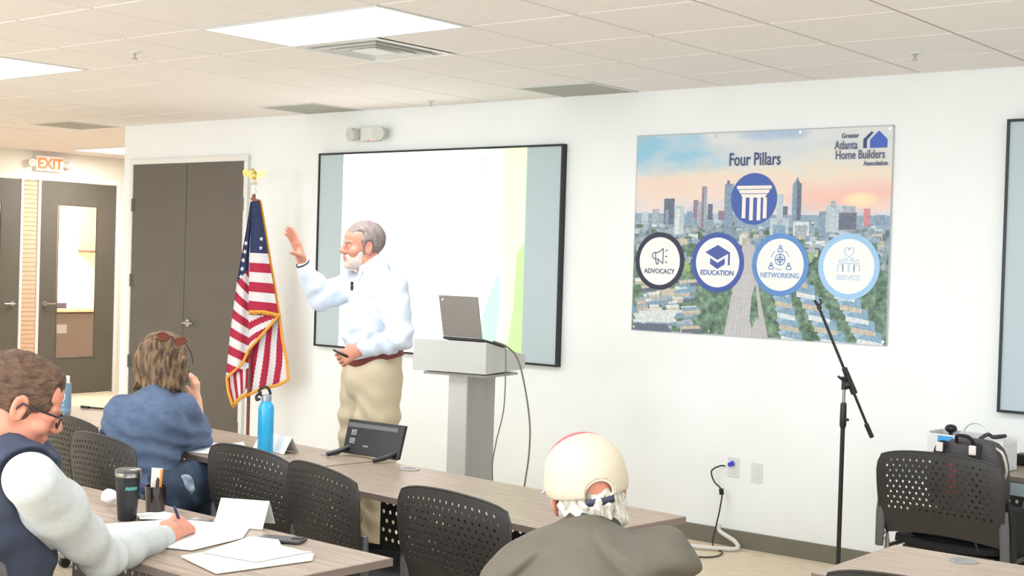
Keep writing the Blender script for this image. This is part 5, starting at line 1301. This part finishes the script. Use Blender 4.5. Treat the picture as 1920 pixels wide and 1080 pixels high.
S.ell(HF(-.10, -.03, -.13), [.045, .05, .045], HF.M, .03)
S.ell(HF(0, .125, -.04), [.080, .085, .13], HF.M, .012, 'sub')
def locks(X, Y, Z):
    u = (X*VH.x+Y*VH.y); v = (X*VF.x+Y*VF.y); t = np.clip((1.34-Z)*5, .15, 1)
    return ((.0045*np.sin(u*150+3.5*np.sin(Z*26+u*16))+.003*np.sin(u*290+v*80+4*np.sin(Z*34))+.003*np.sin(v*120+2*np.sin(Z*30)))*t).astype(np.float32)
S.ripple(locks)
M_hw = mat('hair_highlighted', (70, 52, 38), .6, scale=26, stretch=(2.2, 2.2, .5), col2=(150, 120, 86), bump=.6, bscale=90, detail=6, lo=.38, hi=.66)
pmesh('hair', S, .0045, M_hw, wo)
sg_ = MB()
for (cx, cy, tl_) in ((306, 631, .25), (338, 640, -.35)):
    c = at(cx, cy, 6.145); ax = (VH*1.0-VU*tl_*.5).normalized(); ay = (VU*.75+VF*.65).normalized()
    lp = [c+ax*(.030*math.cos(a))+ay*(.021*math.sin(a)) for a in [2*PI*i/20 for i in range(20)]]
    sg_.tube(lp, .0035, 6, close=True); nn_ = ax.cross(ay).normalized()*.0012
    sg_.add([p+nn_ for p in lp]+[p-nn_ for p in lp], [tuple(range(20)), tuple(range(39, 19, -1))])
sg_.tube([at(317, 632, 6.145), at(322, 630, 6.14), at(327, 635, 6.145)], .0035, 6)
sg_.tube([at(349, 646, 6.15), at(358, 660, 6.20), at(362, 680, 6.27)], .003, 6)
sg_.tube([at(294, 634, 6.15), at(280, 648, 6.14), at(268, 668, 6.16)], .003, 6)
obj('sunglasses', sg_, mat('tortoiseshell', (96, 44, 30), .3), wo, smooth='all', world=True)
M_sw = mat('sweater_blue', (88, 104, 132), .9, vary=.07, scale=24, stretch=(1, 1, 2.5), bump=.25, bscale=260)
S = SDF()
S.ell(at(284, 796, 6.10), [.160, .135, .160], None, .05); S.ell(at(282, 868, 6.05), [.126, .125, .14], None, .05); S.cone(shL+VU*.005, shR+VU*.005, .060, .060, .05); S.ell(at(272, 920, 6.0), [.135, .14, .10], None, .05)
S.cone(nb-VU*.03, nb+VU*.0, .085, .068, .03)
S.chain([shL, elL, elL.lerp(wrL, .8)], [.068, .060, .045], .04); S.chain([shR, shR.lerp(elR, .6), elR], [.070, .066, .056], .04); S.cone(elR, elR.lerp(wrR, .5), .055, .044, .02)
S.cone(at(330, 815, 6.14), at(365, 822, 6.36), .075, .055, .05); S.cone(at(225, 800, 6.12), at(240, 850, 6.08), .075, .07, .05)
def swf(X, Y, Z):
    u = (X*VH.x+Y*VH.y); return (.0040*np.sin(Z*95+u*34+2*np.sin(u*18))*np.clip((1.00-Z)*5, 0, 1)+.0015*np.sin(u*50+Z*60+1.5*np.sin(Z*20))).astype(np.float32)
S.ripple(swf); S.ripple(waves(.0018, 30, 14)); S.cone(HF(0, -.02, -.04), nb, .056, .058, .008, 'sub')
pmesh('sweater', S, .005, M_sw, wo)
M_jn = mat('denim', (42, 56, 76), .85, scale=12, col2=(74, 96, 120), lo=.5, hi=.85, bump=.2, bscale=300)
S = SDF()
for a, b_, c in ((hj1, kn1, an1), (hj2, kn2, an2)): S.chain([a, b_, c], [.122, .108, .075], .03)
S.ell(at(278, 955, 6.0), [.155, .155, .09], None, .05); S.ripple(waves(.003, 34, 21))
pmesh('jeans', S, .006, M_jn, wo)
S = SDF(); pk = at(349, 912, 5.985); S.ell(pk, [.034, .034, .055], None, .01); S.ripple(waves(.005, 70, 2))
o = pmesh('worn_patch', S, .004, mat('denim_worn', (152, 170, 184), .9, vary=.15, scale=60), wo)
for a in (an1, an2):
    S = SDF(); S.cone(a+VU*0, a+VU*.04, .05, .045, .02); S.cone(a, a+Vector((.02, .15, -.02)), .045, .036, .02); pmesh('shoe', S, .006, M_dark, wo)

# ---------------------------------------------------------------- man in the cap
base = at(1110, 1300, 3.05)
cm = thing('person', 'seated man with white hair and a beige cap in an olive jacket, from behind', 'person', (base.x, base.y, 0))
fd = (VF*.97-VH*.24).normalized()
HF = Frame(at(1099, 921, 3.26), fd*1.0+VU*.05, VU*1.0-fd*.05-VH*.17, .95)
nb = at(1108, 1005, 3.20); shL = at(988, 1086, 3.14); shR = at(1226, 1068, 3.14)
S = SDF(); face(S, HF, nb, .062, 1.3)
hp = Vector((base.x, base.y, .53))
S.cone(shL, shR, .06, .06, .04); S.ell(at(1110, 1130, 3.08), [.15, .14, .14], None, .05); S.ell(at(1110, 1250, 3.02), [.15, .14, .15], None, .05); S.ell(hp, [.15, .15, .10], None, .05)
elL, elR = at(945, 1260, 3.2), at(1290, 1250, 3.2); wl, wr = at(1050, 1290, 3.45), at(1190, 1290, 3.45)
S.chain([shL, elL, wl], [.05, .042, .03], .03); S.chain([shR, elR, wr], [.05, .042, .03], .03)
sdx = fd.cross(VU)
legs = []
for sg in (-1, 1):
    hj = hp+sdx*(.09*sg); kn = hj+fd*.42+sdx*(.04*sg); an = Vector((kn.x+fd.x*.03, kn.y+fd.y*.03, .09)); legs.append((hj, kn, an)); S.chain([hj, kn, an], [.085, .058, .042], .03); S.cone(an-VU*.03, an+fd*.17-VU*.045, .04, .03, .02)
for w_, e_, sd in ((wl, elL, 1), (wr, elR, -1)):
    hand(S, Frame(w_, w_-e_, VU, 1.0), sd, (.5, .5, .5, .6))
pmesh('body', S, .0045, M_skin2, cm)
# white hair below the cap
S = SDF(); S.ell(HF(0, -.018, -.012), [.079, .102, .070], HF.M, .02); S.ell(HF(0, -.072, -.058), [.078, .042, .042], HF.M, .02)
S.ell(HF(0, .09, -.02), [.12, .095, .13], HF.M, .01, 'sub')
for s in (-1, 1): S.ell(HF(s*.088, -.0, -.008), [.028, .026, .036], HF.M, .006, 'sub')
def curls(X, Y, Z):
    u = (X*VH.x+Y*VH.y); v = (X*VF.x+Y*VF.y); return (.0028*np.sin(u*170+3*np.sin(Z*70))+.0022*np.sin(Z*190+u*110+2*np.sin(v*60))+.0015*np.sin(v*180+Z*60)).astype(np.float32)
S.ripple(curls)
pmesh('hair', S, .004, mat('hair_white', (150, 140, 126), .8, scale=45, stretch=(1.5, 1.5, .6), col2=(232, 226, 214), bump=.5, bscale=120, lo=.3, hi=.6), cm)
# cap
M_cap = mat('cap_beige', (200, 188, 168), .85, bump=.3, bscale=500); M_capr = mat('cap_red', (214, 92, 96), .8, bump=.2, bscale=400)
CR = [.096, .114, .100]
cap_c = HF(0, -.010, .044)
def cap_shell(S, g=0.0):
    S.ell(cap_c, [CR[0]+g, CR[1]+g, CR[2]+g], HF.M, .02)
S = SDF(); S.ell(cap_c, CR, HF.M, .02); S.ell(HF(0, -.01, .020), [.094, .112, .05], HF.M, .02); S.ell(cap_c, [c-.005 for c in CR], HF.M, .002, 'sub'); S.ell(HF(0, -.01, -.02), [.089, .107, .075], HF.M, .002, 'sub')
S.cut(HF(0, 0, -.002), HF.d(0, -.12, -1), .002); S.cut(HF(0, -.002, .143), HF.d(0, .75, .66), .001)
S.ell(HF(0, -.115, .022), [.036, .05, .034], HF.M, .002, 'sub')
cap = pmesh('cap', S, .0035, M_cap, cm)
S = SDF(); S.ell(cap_c, [c+.001 for c in CR], HF.M, .02); S.ell(cap_c, [c-.005 for c in CR], HF.M, .002, 'sub'); S.cut(HF(0, -.0025, .143), HF.d(0, -.75, -.66), .001); S.cut(HF(0, 0, -.002), HF.d(0, -.12, -1), .002)
sp_ = []
o = obj('front_panel', S.mesh(.004), M_capr, cap, smooth='all', weld=False)
for v in o.data.vertices: v.co = v.co-Vector(cm.location)
def cap_child(name, mb, m):
    o = obj(name, mb, m, cap, smooth='all')
    for v in o.data.vertices: v.co = v.co-Vector(cm.location)
    return o
vs = MB(); n = 16
for i in range(n):
    for j in range(6):
        q = []
        for a, c in ((0, 0), (1, 0), (1, 1), (0, 1)):
            u = ((i+a)/n-.5)*2; v = (j+c)/6; q.append(HF(u*.100*(1-.25*v*v), .075+.012-.03*u*u+v*.075*math.sqrt(max(0, 1-.55*u*u)), .024-.006*v-.024*u*u))
        vs.add(q, [(0, 1, 2, 3)])
o = cap_child('brim', vs, mat('brim_grey', (176, 172, 178), .8)); md = o.modifiers.new('solid', 'SOLIDIFY'); md.thickness = .004
cap_child('top_button', MB().ball(tuple(HF(0, -.01, .143)), .008, sq=(1, 1, .7)), M_cap)
st = []
for i in range(13):
    a = -PI/2+(i/12-.5)*.78; st.append(HF((CR[0]+.001)*math.cos(a)*1.0, -.010+(CR[1]+.001)*math.sin(a), -.004))
rb_ = MB()
for i in range(len(st)-1):
    p_, q_ = st[i], st[i+1]; rb_.add([p_-HF.z*.003, q_-HF.z*.003, q_+HF.z*(.013+.0015*(i % 2)), p_+HF.z*(.013+.0015*((i+1) % 2))], [(0, 1, 2, 3)])
so_ = cap_child('adjusting_strap', rb_, mat('strap_navy', (54, 58, 76), .6)); md = so_.modifiers.new('solid', 'SOLIDIFY'); md.thickness = .003
ar = [HF(.038*math.cos(a), -.01-CR[1]*math.sqrt(max(0, 1-(.038*math.cos(a)/CR[0])**2-((.018+.038*math.sin(a)-.042)/CR[2])**2))-.001, .018+.038*math.sin(a)) for a in [PI*i/16-.35+(.7*i/16) for i in range(17)]]
cap_child('opening_binding', MB().tube(ar, .004, 6), mat('cap_binding', (232, 220, 198), .8))
for k in range(6):
    a0 = PI/2+PI/6+k*PI/3
    seam = []
    for i in range(10):
        th = .10+i*.145; r = math.sin(th); seam.append(HF(CR[0]*1.003*r*math.cos(a0), -.010+CR[1]*1.003*r*math.sin(a0), .042+CR[2]*1.003*math.cos(th)))
    if k in (1, 2, 3): pass
    cap_child('seam', MB().tube(seam[:9], .0016, 5), mat('cap_seam', (172, 158, 134), .8))
# jacket
M_jk = mat('jacket_olive', (92, 86, 74), .7, vary=.03, scale=14, bump=.1, bscale=250)
S = SDF()
S.cone(shL, shR, .088, .088, .06); S.ell(at(1110, 1090, 3.10), [.180, .150, .125], None, .06); S.cone(at(1062, 1056, 3.17), shL, .06, .088, .04); S.cone(at(1150, 1048, 3.17), shR, .06, .088, .04); S.ell(at(1110, 1200, 3.02), [.185, .165, .17], None, .06); S.ell(at(1110, 1320, 3.0), [.18, .175, .14], None, .05)
S.cone(at(1102, 1062, 3.15), at(1107, 1030, 3.19), .10, .080, .04)
S.chain([shL, shL.lerp(elL, .5), elL, wl], [.088, .080, .066, .048], .04); S.chain([shR, shR.lerp(elR, .5), elR, wr], [.088, .078, .066, .048], .04)
cc_ = at(1108, 1010, 3.19)
def jf(X, Y, Z):
    u = (X*VH.x+Y*VH.y)-(cc_.x*VH.x+cc_.y*VH.y); h = Z-cc_.z
    return (.010*np.sin(h*75+np.abs(u)*38+1.6*np.sin(u*20))*np.exp(-(h+.05)**2/.01)+.006*np.sin(u*26-h*44+1.2*np.sin(h*22))).astype(np.float32)
S.ripple(jf); S.ripple(waves(.0025, 22, 31)); S.cone(HF(0, -.02, -.02), nb, .066, .068, .01, 'sub')
pmesh('jacket', S, .0055, M_jk, cm)
S = SDF(); cn_ = at(1106, 1008, 3.20); nd = (HF.o-nb).normalized()
S.cone(cn_+nd*.006, cn_-nd*.02, .079, .088, .01); S.cone(cn_+nd*.1, cn_-nd*.1, .068, .070, .004, 'sub'); S.cut(cn_+fd*.045, fd+nd*.2, .01); S.ripple(waves(.002, 60, 3))
pmesh('collar', S, .004, mat('collar_dark', (58, 54, 50), .8), cm)
S = SDF()
for hj, kn, an in legs: S.chain([hj, kn, an+VU*.02], [.10, .078, .066], .03)
pmesh('trousers', S, .007, mat('trousers_dark', (50, 52, 60), .8), cm)
